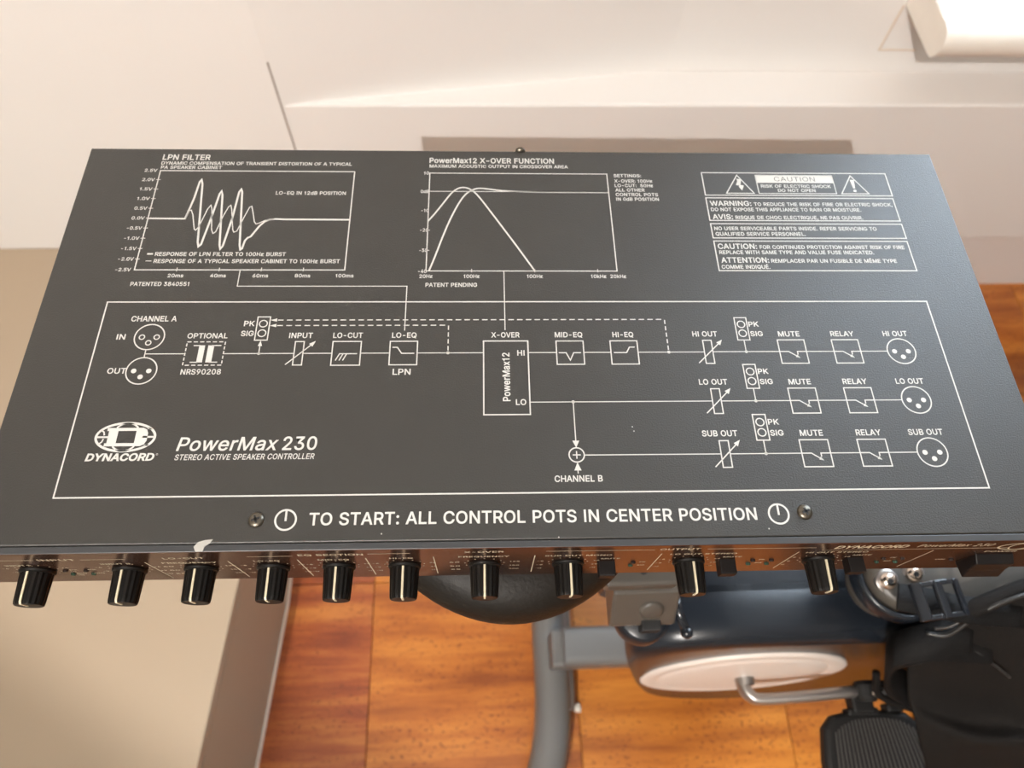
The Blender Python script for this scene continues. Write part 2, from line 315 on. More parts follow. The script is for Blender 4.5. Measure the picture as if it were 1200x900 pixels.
# letter outlines: glyph, advance, contours in thousandths of the type size
GLYPHS = '''+ 453 61 226,61 172,198 172,198 34,255 34,255 172,391 172,391 226,255 226,255 364,198 364,198 226
, 188 68 71,38 -119,84 -119,137 71
- 453 114 244,114 188,337 188,337 244
. 188 50 41,53 24,63 9,78 -1,95 -4,113 -1,128 9,138 24,141 41,138 59,128 73,113 83,95 87,78 83,63 73,53 59
/ 249 235 533,178 533,14 -76,71 -76
0 453 53 178,69 113,95 62,130 24,174 1,227 -7,279 1,323 24,359 62,384 113,400 178,405 254,400 330,384 395,358 447,323 484,279 508,227 516,174 508,130 484,95 447,69 395,53 330,48 254|123 144,113 194,109 254,113 314,123 365,140 405,163 435,192 453,227 460,261 453,290 435,313 405,330 365,340 314,344 254,340 194,330 144,313 103,290 74,261 56,227 50,192 56,163 74,140 103
1 360 165 0,230 0,230 509,180 509,168 470,140 440,105 422,60 416,60 366,165 366
2 453 64 47,64 0,389 0,389 57,153 57,153 60,267 180,306 223,336 259,357 290,371 318,378 345,381 372,376 411,361 445,337 474,306 497,268 511,225 516,182 511,143 496,111 473,86 442,71 405,66 362,127 362,130 390,139 413,153 433,172 447,196 457,224 460,250 457,273 449,293 436,308 419,317 397,320 371,318 348,311 327,299 305,282 282,261 257
3 453 98 30,133 10,173 -3,218 -7,266 -2,309 12,344 36,370 66,387 103,393 145,387 186,371 222,344 253,308 276,264 288,221 289,372 461,372 509,70 509,70 452,288 452,288 448,157 299,157 248,201 248,242 244,275 234,299 217,316 196,326 172,329 145,325 116,315 93,297 74,275 61,248 53,219 50,191 52,165 59,144 71,126 87,115 107,109 132,44 132,52 91,70 57
4 453 40 158,40 105,282 105,282 0,343 0,343 105,413 105,413 163,343 163,343 318,282 318,282 163,109 163,109 166,311 509,247 509
5 453 83 60,108 32,140 11,178 -2,221 -7,268 -1,309 15,343 41,369 76,385 117,391 163,388 199,379 231,364 260,345 285,321 306,294 321,263 330,229 334,203 331,178 325,155 315,136 301,134 301,151 452,366 452,366 509,96 509,67 253,128 246,145 258,167 268,192 275,218 277,248 273,275 262,297 244,314 221,324 193,328 162,324 131,314 104,298 82,276 64,250 53,221 50,196 52,173 60,154 73,138 89,127 108,122 130,60 130,66 93
6 453 84 74,109 40,142 15,182 -1,226 -7,271 -2,310 14,343 39,368 73,384 112,389 157,384 201,370 240,346 271,316 295,278 309,235 314,214 312,196 307,175 296,322 509,252 509,137 340,102 285,80 239,68 199,64 162,69 115|138 102,128 128,125 158,128 188,138 214,153 235,174 252,198 262,226 265,254 262,279 251,299 235,314 213,324 187,327 157,324 128,314 101,299 79,279 63,254 52,226 48,198 52,174 63,153 79
7 453 97 0,165 0,391 449,391 509,62 509,62 452,323 452,323 448
8 453 74 62,101 33,136 11,178 -2,226 -7,275 -2,317 11,352 33,378 62,395 96,401 135,397 166,387 195,372 220,351 241,327 256,300 265,300 267,333 282,359 308,376 342,382 380,377 417,361 450,337 477,306 498,269 511,226 516,184 511,146 498,114 477,90 450,75 417,70 380,76 342,93 308,119 282,153 267,153 265,125 256,101 241,81 220,65 195,55 166,52 135,57 96|129 91,119 113,115 139,119 165,130 189,147 208,169 223,196 232,226 235,256 232,283 223,305 208,322 189,333 165,337 139,333 113,323 91,307 74,285 60,258 52,226 49,195 52,167 60,145 74|177 449,200 457,226 460,252 457,275 449,294 437,308 420,316 399,319 376,316 351,307 330,293 313,274 300,252 292,226 290,201 292,178 300,159 313,145 330,136 351,133 376,136 399,145 420,159 437
9 453 83 269,106 237,137 214,175 199,218 195,238 196,257 202,277 213,130 0,200 0,315 168,350 224,373 270,385 309,389 347,384 393,368 434,343 468,310 494,271 510,226 516,182 510,143 494,110 469,85 436,69 397,64 352,68 307|138 295,129 322,125 352,129 381,138 407,154 429,174 446,199 457,226 460,254 457,279 446,299 429,314 407,324 381,327 350,324 321,314 295,299 273,279 257,254 247,226 243,199 247,174 257,154 274
: 188 50 41,53 24,63 9,78 -1,95 -4,113 -1,128 9,138 24,141 41,138 59,128 73,113 83,95 87,78 83,63 73,53 59|50 316,53 299,63 284,78 274,95 271,113 274,128 284,138 299,141 316,138 334,128 349,113 359,95 362,78 359,63 349,53 334
A 480 16 0,85 0,135 142,344 142,395 0,463 0,276 509,201 509|239 456,276 334,324 199,155 199,191 302
B 456 125 57,125 231,248 231,279 228,306 218,327 203,342 184,352 161,355 137,349 105,330 80,296 63,245 57|60 509,60 0,247 0,301 4,344 18,377 39,400 67,413 100,418 136,414 173,402 203,385 227,363 245,339 257,315 262,315 267,336 275,356 286,373 301,387 320,395 344,398 374,394 410,381 442,359 469,329 491,289 504,241 509|125 285,125 452,240 452,283 446,313 429,330 403,336 372,333 348,323 326,308 309,288 296,265 288,238 285
C 510 48 179,70 115,104 63,150 25,205 1,267 -7,305 -4,341 5,373 19,402 38,428 62,448 91,463 124,473 160,408 160,401 136,389 114,375 96,357 81,337 69,315 60,292 55,267 53,223 59,184 76,151 105,125 145,109 194,103 254,109 314,125 364,150 403,184 432,223 450,267 456,292 454,315 449,337 440,357 428,375 413,389 395,401 373,408 348,473 348,463 385,448 418,427 447,402 471,373 490,340 504,305 513,267 516,205 508,150 484,104 445,70 393,48 329,40 254
D 502 60 509,60 0,219 0,291 8,351 31,398 68,433 119,455 181,462 255,455 329,433 391,399 441,353 478,294 501,225 509|318 81,272 63,215 57,125 57,125 452,221 452,275 446,320 428,354 399,379 361,394 312,399 255,394 198,379 149,354 110
E 419 125 57,125 229,355 229,355 286,125 286,125 452,372 452,372 509,60 509,60 0,375 0,375 57
F 410 125 0,125 221,346 221,346 278,125 278,125 452,369 452,369 509,60 509,60 0
G 520 47 179,69 116,104 64,149 25,205 1,269 -7,326 0,377 19,419 50,451 91,471 141,478 200,478 256,283 256,283 199,415 199,410 160,396 123,374 93,345 71,309 57,269 53,224 59,184 76,151 105,125 145,109 194,103 254,109 314,125 364,150 404,183 432,222 450,265 456,291 454,315 448,337 439,356 427,373 411,387 393,399 372,408 349,474 349,465 384,449 416,429 445,403 469,374 489,340 504,304 513,265 516,203 508,149 484,103 445,69 393,47 329,40 254
H 517 60 0,125 0,125 232,392 232,392 0,457 0,457 509,392 509,392 289,125 289,125 509,60 509
I 193 64 0,129 0,129 509,64 509
J 396 33 173,33 145,44 81,75 33,124 3,185 -7,246 3,294 33,326 81,336 145,336 509,272 509,272 145,266 104,248 74,220 56,185 50,149 56,122 74,104 104,98 145,98 173
K 467 60 509,60 0,125 0,125 167,198 245,372 0,449 0,243 289,448 509,364 509,174 303,124 242,125 509
L 393 60 509,60 0,361 0,361 57,125 57,125 509
M 628 122 0,120 435,170 291,286 0,342 0,456 291,498 409,507 438,504 291,504 0,568 0,568 509,476 509,352 187,315 73,277 187,152 509,60 509,60 0
N 523 120 431,177 331,387 0,463 0,463 509,399 509,399 157,402 80,343 183,136 509,60 509,60 0,125 0,125 291
O 533 48 179,70 115,105 63,150 25,205 1,267 -7,329 1,384 25,429 63,464 115,486 179,493 254,486 329,464 393,429 445,384 484,329 508,267 516,205 508,150 484,105 445,70 393,48 329,40 254|125 144,109 194,103 254,109 314,125 364,151 404,184 433,223 450,267 456,310 450,349 433,383 404,408 365,425 314,430 254,425 194,408 144,383 105,349 76,310 59,267 53,223 59,184 76,151 105
P 445 60 509,60 0,125 0,125 186,235 186,289 191,332 207,366 233,390 265,404 304,409 348,404 391,390 430,366 462,332 487,289 503,235 509|125 242,125 452,232 452,268 449,297 439,318 423,333 402,342 376,344 348,342 319,333 294,318 272,297 256,269 246,233 242
Q 533 48 179,70 115,105 63,150 25,205 1,267 -7,329 1,356 13,401 -48,468 -48,402 40,429 63,464 115,486 179,493 254,486 329,464 393,429 445,384 484,329 508,267 516,205 508,150 484,105 445,70 393,48 329,40 254|125 144,109 194,103 254,109 314,125 364,151 404,184 433,223 450,267 456,310 450,349 433,383 404,408 365,425 314,430 254,425 194,408 144,383 105,365 90,313 159,245 159,318 63,310 59,267 53,223 59,184 76,151 105
R 449 60 509,60 0,125 0,125 198,236 198,246 199,353 0,428 0,313 211,333 217,367 240,390 271,405 309,409 352,405 395,390 433,367 465,333 489,290 504,236 509|125 255,125 452,233 452,269 449,298 440,319 425,334 405,342 380,345 352,342 324,334 300,319 281,298 267,269 258,234 255
S 447 64 60,91 31,128 9,172 -4,224 -9,278 -4,323 11,360 34,386 64,403 99,408 139,405 171,395 198,379 220,359 238,336 252,312 264,264 279,212 293,169 308,148 319,131 334,119 352,115 376,118 398,129 418,145 435,167 448,194 456,225 459,267 453,302 437,326 412,337 378,401 378,394 415,377 449,351 476,316 498,275 511,227 516,180 511,138 498,102 476,75 448,58 413,52 372,60 326,86 289,128 260,184 239,272 214,296 205,316 193,332 179,342 161,346 139,341 114,329 92,311 74,286 60,257 52,224 49,194 52,166 59,142 71,123 88,110 110,104 137,38 137,46 96
T 449 32 509,32 452,193 452,193 0,257 0,257 452,417 452,417 509
U 517 60 509,60 173,66 124,85 80,114 43,154 15,203 -2,259 -8,315 -2,363 15,403 43,433 80,451 124,457 173,457 509,393 509,393 178,389 144,377 113,357 87,331 68,298 56,259 52,220 56,187 68,160 87,141 113,128 144,124 178,124 509
V 480 84 509,16 509,204 0,278 0,463 509,395 509,279 176,241 53,203 176
W 686 170 171,82 509,16 509,155 0,230 0,327 359,343 437,351 391,368 323,455 0,530 0,670 509,603 509,504 120,492 67,462 196,380 509,306 509,205 120,193 62
X 474 18 0,91 0,182 129,238 218,268 165,382 0,456 0,276 263,446 509,374 509,261 345,238 303,204 361,104 509,29 509,200 260
Y 472 91 509,16 509,203 208,203 0,268 0,268 208,455 509,381 509,251 293,236 264,208 318
Z 438 42 46,42 0,399 0,399 57,114 56,169 129,397 462,397 509,40 509,40 452,323 453,273 385
a 389 48 45,68 22,94 5,126 -5,160 -9,190 -6,215 1,236 12,252 25,264 38,272 52,277 52,277 0,337 0,337 251,333 290,322 320,306 343,286 360,263 372,239 379,215 383,194 384,163 382,133 375,104 364,79 346,57 322,41 291,100 274,107 288,118 301,132 313,149 322,171 329,196 331,220 329,240 322,256 311,267 297,273 279,276 255,273 243,265 235,252 230,152 216,125 211,100 203,78 193,58 179,43 161,34 138,30 108,35 73|102 72,94 87,92 105,95 124,103 139,117 150,134 159,175 168,259 182,270 186,276 190,276 138,272 115,263 93,248 74,228 59,202 49,170 45,149 47,130 52,114 61
d 424 39 133,55 84,79 45,111 16,151 -2,195 -8,227 -5,252 4,272 17,287 31,307 59,313 59,313 0,372 0,372 509,311 509,311 319,306 319,287 346,272 360,253 373,228 381,196 384,151 378,112 361,79 332,55 293,39 245,34 189|109 117,99 151,96 189,99 227,108 261,124 290,145 311,172 325,205 330,237 325,263 312,284 291,300 263,309 229,312 189,309 150,299 115,284 86,263 65,236 51,205 47,172 51,145 66,124 88
e 404 34 187,40 132,56 85,82 46,117 16,161 -2,212 -8,249 -5,283 4,311 19,335 39,353 63,365 91,306 105,297 88,285 73,271 61,254 53,234 48,212 46,179 50,151 61,128 80,110 106,100 139,97 169,371 169,371 194,368 242,357 282,341 315,319 341,294 361,266 374,236 382,205 384,157 378,115 359,81 329,55 290,39 242|99 241,109 270,125 294,146 313,173 326,205 330,237 326,263 314,283 294,298 269,307 237,308 221,97 221
k 381 114 212,114 509,53 509,53 0,114 0,114 141,154 178,294 0,372 0,201 216,360 379,284 379,121 212
m 610 132 346,118 323,112 306,112 379,53 379,53 0,114 0,114 238,117 266,126 289,140 307,158 320,178 328,199 330,229 326,253 311,269 288,274 260,274 0,335 0,335 247,338 270,345 290,358 307,374 320,395 328,419 330,447 326,473 313,490 289,496 254,496 0,557 0,557 255,553 296,541 328,522 354,497 372,468 383,437 386,407 383,381 375,357 361,337 343,322 321,317 308,309 331,287 361,257 380,219 386,195 384,172 376,151 363
o 415 40 133,56 85,82 46,117 16,159 -2,207 -8,256 -2,299 16,333 46,359 85,376 133,381 187,376 243,359 291,333 330,299 360,256 378,207 384,159 378,117 360,82 330,56 291,40 243,34 187|108 117,99 151,96 187,99 224,108 258,124 287,145 310,173 325,207 330,242 325,270 310,292 287,307 258,316 224,319 187,316 151,307 117,292 89,270 66,242 51,207 46,173 51,145 66,124 89
r 259 112 321,112 379,53 379,53 0,114 0,114 237,117 262,126 284,140 301,159 315,182 323,207 326,243 322,243 384,213 385,181 380,152 367,130 347,115 321
s 365 62 38,84 18,112 3,145 -5,182 -8,223 -5,260 6,290 24,312 47,326 75,331 107,325 142,306 171,275 194,229 209,172 223,144 232,124 243,112 258,109 277,114 299,131 317,156 329,187 333,219 328,243 316,258 298,268 277,324 290,314 316,299 339,279 358,254 372,223 381,187 384,149 381,115 370,87 354,65 332,51 305,47 274,53 237,72 208,104 186,149 170,212 155,237 147,254 136,265 121,268 103,262 81,244 62,217 50,181 45,150 49,124 60,105 79,94 107,36 94,45 63
v 389 17 379,163 0,226 0,371 379,305 379,224 155,195 57,177 121,84 379
w 567 23 379,138 0,199 0,263 225,284 309,297 252,368 0,429 0,545 379,480 379,423 176,397 67,382 136,362 214,316 379,252 379,196 176,170 66,154 137,87 379
x 379 21 0,91 0,165 112,189 155,231 85,287 0,358 0,224 192,352 379,282 379,216 279,191 232,147 306,100 379,29 379,155 195
z 380 42 46,42 0,339 0,339 56,126 56,126 60,333 331,333 379,48 379,48 323,254 323,254 320
É 419 125 57,125 229,355 229,355 286,125 286,125 452,372 452,372 509,60 509,60 0,375 0,375 57|239 659,191 558,241 558,307 659
Ê 419 125 57,125 229,355 229,355 286,125 286,125 452,372 452,372 509,60 509,60 0,375 0,375 57|109 567,109 565,169 565,218 624,266 565,327 565,327 567,247 659,189 659'''
GL = {}
for ln in GLYPHS.split('\n'):
    ch, adv, body = ln.split(' ', 2)
    GL[ch] = (int(adv)/1000, [[tuple(int(v)/1000 for v in q.split(' ')) for q in con.split(',')] for con in body.split('|')])
# --- flat print ---
class Ink:
    """flat ink laid on a plane; origin and axes map millimetres to the unit"""
    def __init__(s, plane): s.bm = bmesh.new(); s.plane = plane; s.lift = 0.0
    def P(s, x, y):
        if s.plane == 'top': return Vector((x/1000, y/1000, HU+0.00006+s.lift))
        return Vector((x/1000, -0.0032-0.00006-s.lift, HU+y/1000))
    def quad(s, pts):
        vs = [s.bm.verts.new(s.P(*p)) for p in pts]
        try: s.bm.faces.new(vs)
        except Exception: pass
    poly = quad
    def line(s, pts, w=0.45, closed=False):
        pts = [Vector(p) for p in pts]
        if closed: pts = pts+[pts[0]]
        n = len(pts); L = []; Rr = []
        for i in range(n):
            a = pts[i]-pts[i-1] if i else None; b = pts[i+1]-pts[i] if i < n-1 else None
            if closed and i == 0: a = pts[-1]-pts[-2]
            if closed and i == n-1: b = pts[1]-pts[0]
            a = (a or b).normalized(); b = (b or a).normalized()
            na = Vector((-a.y, a.x)); nb = Vector((-b.y, b.x)); m = (na+nb)
            if m.length < 0.3: m = na
            m.normalize(); k = min(1/max(m.dot(na), 0.35), 2.2)*w/2
            L.append(pts[i]+m*k); Rr.append(pts[i]-m*k)
        for i in range(n-1): s.quad([L[i], L[i+1], Rr[i+1], Rr[i]])
    def dash(s, a, b, w=0.45, on=2.2, off=1.3):
        a, b = Vector(a), Vector(b); d = b-a; n = max(1, round(d.length/(on+off))); st = d/n
        for i in range(n): s.line([a+st*i, a+st*(i+on/(on+off))], w)
    def rect(s, x0, y0, x1, y1, w=0.45): s.line([(x0, y0), (x1, y0), (x1, y1), (x0, y1)], w, True)
    def fill(s, x0, y0, x1, y1): s.quad([(x0, y0), (x1, y0), (x1, y1), (x0, y1)])
    def circ(s, x, y, r, w=0.45, n=36, ry=None):
        ry = ry or r
        s.line([(x+r*math.cos(2*math.pi*k/n), y+ry*math.sin(2*math.pi*k/n)) for k in range(n)], w, True)
    def dot(s, x, y, r, n=14, ry=None): 
        ry = ry or r
        s.quad([(x+r*math.cos(2*math.pi*k/n), y+ry*math.sin(2*math.pi*k/n)) for k in range(n)])
    def arrow(s, x, y, dx, dy, l=2.4, w=1.7):
        d = Vector((dx, dy)).normalized(); q = Vector((-d.y, d.x)); t_ = Vector((x, y))
        s.quad([t_, t_-d*l+q*w/2, t_-d*l-q*w/2])
    def text(s, body, x0, y, x1, h, bold=0.02, shear=0.0, rot=False):
        """text whose ink runs from x0 to x1 with cap height h on baseline y; stroke outlines come from GLYPHS"""
        c = bpy.data.curves.new('t', 'CURVE'); c.dimensions = '2D'; c.fill_mode = 'BOTH'; c.offset = bold*0.55
        pen = 0.0; cons_ = []
        for ch in body:
            if ch == ' ': pen += 0.23; continue
            adv, cons = GL[ch]
            for con in cons:
                cc = [(pen+gx+shear*gy, gy) for gx, gy in con]; cons_.append(cc)
                sp = c.splines.new('POLY'); sp.points.add(len(cc)-1); sp.use_cyclic_u = True
                for q, (gx, gy) in zip(sp.points, cc): q.co = (gx, gy, 0, 1)
            pen += adv+0.012
        o = bpy.data.objects.new('t', c); COL.objects.link(o); bpy.context.view_layer.update()
        me = o.to_mesh(); vs = [v.co.copy() for v in me.vertices]; fs = [tuple(p.vertices) for p in me.polygons]; o.to_mesh_clear()
        bpy.data.objects.remove(o); bpy.data.curves.remove(c)
        if not vs: return
        a = min(v.x for v in vs); b = max(v.x for v in vs); w = 0.0
        sx = (x1-x0-w)/(b-a); sy = (h-w)/CAP
        def place(px, py):
            X, Y = x0+w/2+(px-a)*sx, w/2+py*sy
            return (y-Y, X) if rot else (X, y+Y)
        nv = [s.bm.verts.new(s.P(*place(v.x, v.y))) for v in vs]
        for f in fs:
            try: s.bm.faces.new([nv[i] for i in f])
            except Exception: pass
    def done(s, name, m, parent):
        me = bpy.data.meshes.new(name)
        bmesh.ops.recalc_face_normals(s.bm, faces=s.bm.faces)
        s.bm.normal_update()
        want = Vector((0, 0, 1)) if s.plane == 'top' else Vector((0, -1, 0))
        fl = [f for f in s.bm.faces if f.normal.dot(want) < 0]
        bmesh.ops.reverse_faces(s.bm, faces=fl)
        s.bm.to_mesh(me); s.bm.free(); me.materials.append(M[m])
        o = bpy.data.objects.new(name, me); COL.objects.link(o); o.parent = parent
        return o
CAP = 0.509; SIGN = 1
LW = 0.42

# frame line round the circuit diagram
k = Ink('top'); k.rect(-190.6, 19.1, 191.3, 111.7, 0.6); k.done('printed_border', 'print', cover)

# waveform chart
k = Ink('top')
k.rect(-182.4, 129.6, -84.9, 190.8, 0.55)
for i in range(11):
    yy = 190.9-6.12*i
    if 0 < i < 10: k.line([(-183.4, yy), (-181.2, yy)], 0.4)
    lab = ['2.5V', '2.0V', '1.5V', '1.0V', '0.5V', '0.0V', '-0.5V', '-1.0V', '-1.5V', '-2.0V', '-2.5V'][i]
    w_ = 6.2 if i < 6 else 7.2
    k.text(lab, -184.0-w_, yy-0.9, -184.0, 1.85, 0.03)
for i in range(5):
    xx = -162.9+19.55*i
    if i < 4: k.line([(xx, 128.8), (xx, 130.9)], 0.4)
    lab = ['20ms', '40ms', '60ms', '80ms', '100ms'][i]
    w_ = 3.6 if i < 4 else 4.2
    k.text(lab, xx-w_, 125.4, xx+w_, 1.9, 0.03)
k.text('LPN FILTER', -182.9, 198.2, -158.9, 3.4, 0.035)
k.text('DYNAMIC COMPENSATION OF TRANSIENT DISTORTION OF A TYPICAL', -182.9, 194.9, -86.7, 2.0, 0.03)
k.text('PA SPEAKER CABINET', -182.6, 192.1, -152.1, 2.0, 0.03)
k.text('LO-EQ IN 12dB POSITION', -122.9, 175.5, -88.2, 2.1, 0.03)
k.line([(-178.4, 138.8), (-175.7, 138.8)], 0.9); k.text('RESPONSE OF LPN FILTER TO 100Hz BURST', -174.7, 137.7, -113.5, 2.1, 0.03)
k.line([(-178.3, 134.7), (-175.6, 134.7)], 0.4); k.text('RESPONSE OF A TYPICAL SPEAKER CABINET TO 100Hz BURST', -174.5, 133.6, -87.6, 2.1, 0.03)
k.text('PATENTED 3840551', -182.5, 120.6, -155.8, 2.1, 0.03)
thick = [(-182.3, 160.1), (-164.6, 160), (-163.6, 166), (-162.5, 173), (-161.6, 183.6), (-160.9, 184.9), (-160.0, 182), (-156.1, 146), (-155.3, 143.2), (-154.3, 144.4), (-152.2, 160), (-150.5, 175.7), (-149.8, 177.6), (-149, 175), (-145.5, 144), (-144.8, 141.8), (-143.9, 143.5), (-142.0, 160), (-141.1, 177), (-140.3, 178.8), (-139.6, 177), (-136.0, 144), (-135.3, 141.4), (-134.6, 142), (-133.9, 146.8), (-132.8, 148.5), (-131.5, 149.2), (-128.3, 155.5), (-126.2, 158.2), (-124, 159.6), (-121, 160), (-116.7, 159.8), (-85.2, 159.7)]
k.line(thick, 0.95)
thin = [(-164.3, 160), (-163.4, 165), (-162.6, 165.4), (-161.3, 162.5), (-159.1, 153.6), (-158.3, 153), (-157.2, 155), (-154.8, 166), (-153.6, 168.6), (-152.7, 166), (-150.8, 153.4), (-149.8, 151), (-148.6, 152), (-146.5, 162), (-144.8, 167.6), (-143.9, 168.5), (-143.1, 166), (-140.7, 153.4), (-139.9, 151.8), (-138.6, 152.5), (-136.4, 161), (-134.6, 167.3), (-133.6, 167.9), (-132.6, 164.5), (-131, 158.2), (-130.1, 156.9), (-128.6, 157.4), (-126, 159.1), (-122, 159.9)]
k.line(thin, 0.5)
k.line([(-133.6, 129.6), (-133.6, 120.4), (-55.2, 120.4), (-55.2, 96.2)], 0.42)
k.done('printed_waveform_chart', 'print', cover)

# crossover chart
k = Ink('top')
k.rect(-46.6, 129.1, 44.6, 190.2, 0.5)
k.text('PowerMax12 X-OVER FUNCTION', -47.0, 197.2, 17.6, 3.3, 0.035)
k.text('MAXIMUM ACOUSTIC OUTPUT IN CROSSOVER AREA', -46.9, 194.0, 24.7, 1.95, 0.03)
k.line([(-47.3, 178.1), (44.5, 178.1)], 0.4)
c1 = [p[:2] for p in catmull([(x, y, 0) for x, y in [(-46.6, 159.0), (-43.2, 164.0), (-39.1, 170.8), (-35.7, 176.4), (-32.8, 179.5), (-30.0, 180.7), (-27.1, 180.2), (-24.2, 178.1), (-21.3, 174.4), (-17.8, 168.7), (-10.8, 156.9), (-2.7, 143.0), (5.1, 129.2)]], 3)]
c2 = [p[:2] for p in catmull([(x, y, 0) for x, y in [(-45.2, 129.2), (-42.5, 137.8), (-39.3, 148.9), (-35.8, 159.8), (-32.0, 169.4), (-28.5, 175.8), (-24.9, 179.0), (-21.3, 180.2), (-16.3, 179.7), (-10.5, 178.8), (-1.9, 178.2), (12.6, 177.9), (44.3, 177.9)]], 3)]
k.line(c1, 0.8); k.line(c2, 0.8)
for i, lab in enumerate(['10', '0dB', '-10', '-20', '-30', '-40']):
    yy = 190.2-12.25*i; w_ = (2.7, 4.4, 3.7, 3.9, 3.9, 4.0)[i]
    k.text(lab, -48.3-w_/2-(0.4 if i == 1 else 0), yy-0.95, -48.3+w_/2-(0.4 if i == 1 else 0), 1.9, 0.03)
    if i in (3, 4): k.line([(-46.9, yy), (-45.4, yy)], 0.4)
for xx in (-25.0, 5.1, 35.3): k.line([(xx, 128.4), (xx, 130.2)], 0.4)
for xx, lab, w_ in ((-46.5, '20Hz', 6.2), (-25, '100Hz', 7.6), (5.0, '100Hz', 7.6), (35.5, '10kHz', 7.4), (44.9, '20kHz', 7.6)):
    k.text(lab, xx-w_/2, 125.1, xx+w_/2, 1.9, 0.03)
k.text('PATENT PENDING', -46.6, 120.1, -22.4, 2.1, 0.03)
k.line([(-9.65, 129), (-9.65, 96.4)], 0.42)
for s_, x1, yb in (('SETTINGS:', 62.4, 188.2), ('X-OVER: 100Hz', 67.9, 184.6), ('LO-CUT:  50Hz', 67.9, 181.6), ('ALL OTHER', 63.3, 178.6), ('CONTROL POTS', 69.8, 175.6), ('IN 0dB POSITION', 69.9, 172.6)):
    k.text(s_, 48.1, yb, x1, 1.95, 0.03)
k.done('printed_crossover_chart', 'print', cover)

# caution block
k = Ink('top')
k.rect(94.3, 176.5, 192.0, 191.6, 0.55); k.rect(94.2, 160.1, 191.7, 174.7, 0.55); k.rect(94.2, 149.1, 191.8, 158.0, 0.55); k.rect(94.2, 129.4, 191.6, 147.2, 0.55)
for cx in (112.7, 172.9): k.line([(cx, 190.0), (cx+7.2, 177.8), (cx-7.2, 177.8)], 0.55, True)
k.quad([(112.1, 187.6), (114.6, 187.2), (113.6, 183.4), (115.3, 183.0), (113.9, 179.6), (112.4, 182.5), (112.9, 182.4)])   # lightning bolt
k.quad([(113.0, 187.5), (111.2, 183.3), (112.6, 183.0)])
k.quad([(172.0, 187.2), (174.2, 187.2), (173.6, 181.4), (172.6, 181.4)]); k.dot(173.1, 179.8, 0.85)
k.rect(122.4, 177.8, 163.0, 190.1, 0.45)
k.fill(122.4, 184.9, 163.0, 190.1)
k.text('RISK OF ELECTRIC SHOCK', 124.2, 181.7, 161.0, 2.0, 0.03); k.text('DO NOT OPEN', 132.6, 178.9, 152.3, 1.9, 0.03)
k.text('WARNING:', 95.8, 169.6, 117.1, 3.0, 0.03); k.text('TO REDUCE THE RISK OF FIRE OR ELECTRIC SHOCK,', 118.4, 169.6, 190.3, 2.1, 0.03)
k.text('DO NOT EXPOSE THIS APPLIANCE TO RAIN OR MOISTURE.', 95.8, 166.1, 173.1, 2.1, 0.03)
k.text('AVIS:', 95.9, 161.0, 106.2, 3.0, 0.03); k.text('RISQUE DE CHOC ELECTRIQUE, NE PAS OUVRIR.', 107.5, 161.0, 172.9, 2.1, 0.03)
k.text('NO USER SERVICEABLE PARTS INSIDE. REFER SERVICING TO', 95.6, 154.0, 178.1, 2.1, 0.03); k.text('QUALIFIED SERVICE PERSONNEL.', 95.8, 150.6, 141.2, 2.1, 0.03)
k.text('CAUTION:', 95.7, 142.5, 115.2, 3.0, 0.03); k.text('FOR CONTINUED PROTECTION AGAINST RISK OF FIRE', 116.5, 142.5, 189.2, 2.1, 0.03)
k.text('REPLACE WITH SAME TYPE AND VALUE FUSE INDICATED.', 95.9, 139.3, 173.0, 2.1, 0.03)
k.text('ATTENTION:', 96.1, 134.2, 119.7, 3.0, 0.03); k.text('REMPLACER PAR UN FUSIBLE DE MÊME TYPE', 120.7, 134.2, 183.1, 2.1, 0.03)
k.text('COMME INDIQUÉ.', 95.7, 130.6, 119.5, 2.1, 0.03)
k.done('printed_warning_block', 'print', cover)
k = Ink('top'); k.lift = 0.00006
k.text('CAUTION', 131.9, 186.0, 153.5, 2.9, 0.0); k.done('printed_caution_word', 'print_dark', cover)

# signal flow diagram
k = Ink('top')
LNY = 84.55
def xlr(cx, cy, filled=True, up=False):
    k.circ(cx, cy, 6.5, 0.55)
    for dx, dy in ((-3.25, -0.1), (3.2, -0.1), (0.1, -3.0)):
        if filled: k.dot(cx+dx, cy+dy, 1.15)
        else: k.circ(cx+dx, cy+dy, 1.15, 0.5, 18)
k.text('CHANNEL A', -178.0, 101.4, -157.8, 2.7, 0.03); k.text('IN', -182.4, 92.0, -178.6, 2.6, 0.03); k.text('OUT', -182.6, 74.9, -174.6, 2.6, 0.03)
xlr(-168.1, 93.2, False); xlr(-168.1, 76.2, True)
k.line([(-168.3, 86.7), (-168.3, 82.7)]); k.line([(-168.3, LNY), (-151.0, LNY)], LW)
k.text('OPTIONAL', -151.5, 92.5, -133.8, 2.5, 0.03); k.text('NRS90208', -151.2, 74.3, -133.9, 2.5, 0.03)
for a, b in (((-151, 90.6), (-134.3, 90.6)), ((-134.3, 90.6), (-134.3, 78.8)), ((-134.3, 78.8), (-151, 78.8)), ((-151, 78.8), (-151, 90.6))): k.dash(a, b, 0.5, 1.7, 0.9)
k.line([(-147.9, 88.7), (-145, 88.7)], 0.5); k.line([(-140, 88.7), (-135.8, 88.7)], 0.5); k.line([(-148.2, 80.3), (-145, 80.3)], 0.5); k.line([(-140, 80.3), (-136.3, 80.3)], 0.5)
k.fill(-145.4, 80.2, -142.9, 88.8); k.fill(-141.5, 80.2, -138.9, 88.8)
k.line([(-133.9, LNY), (-103.4, LNY)], LW)
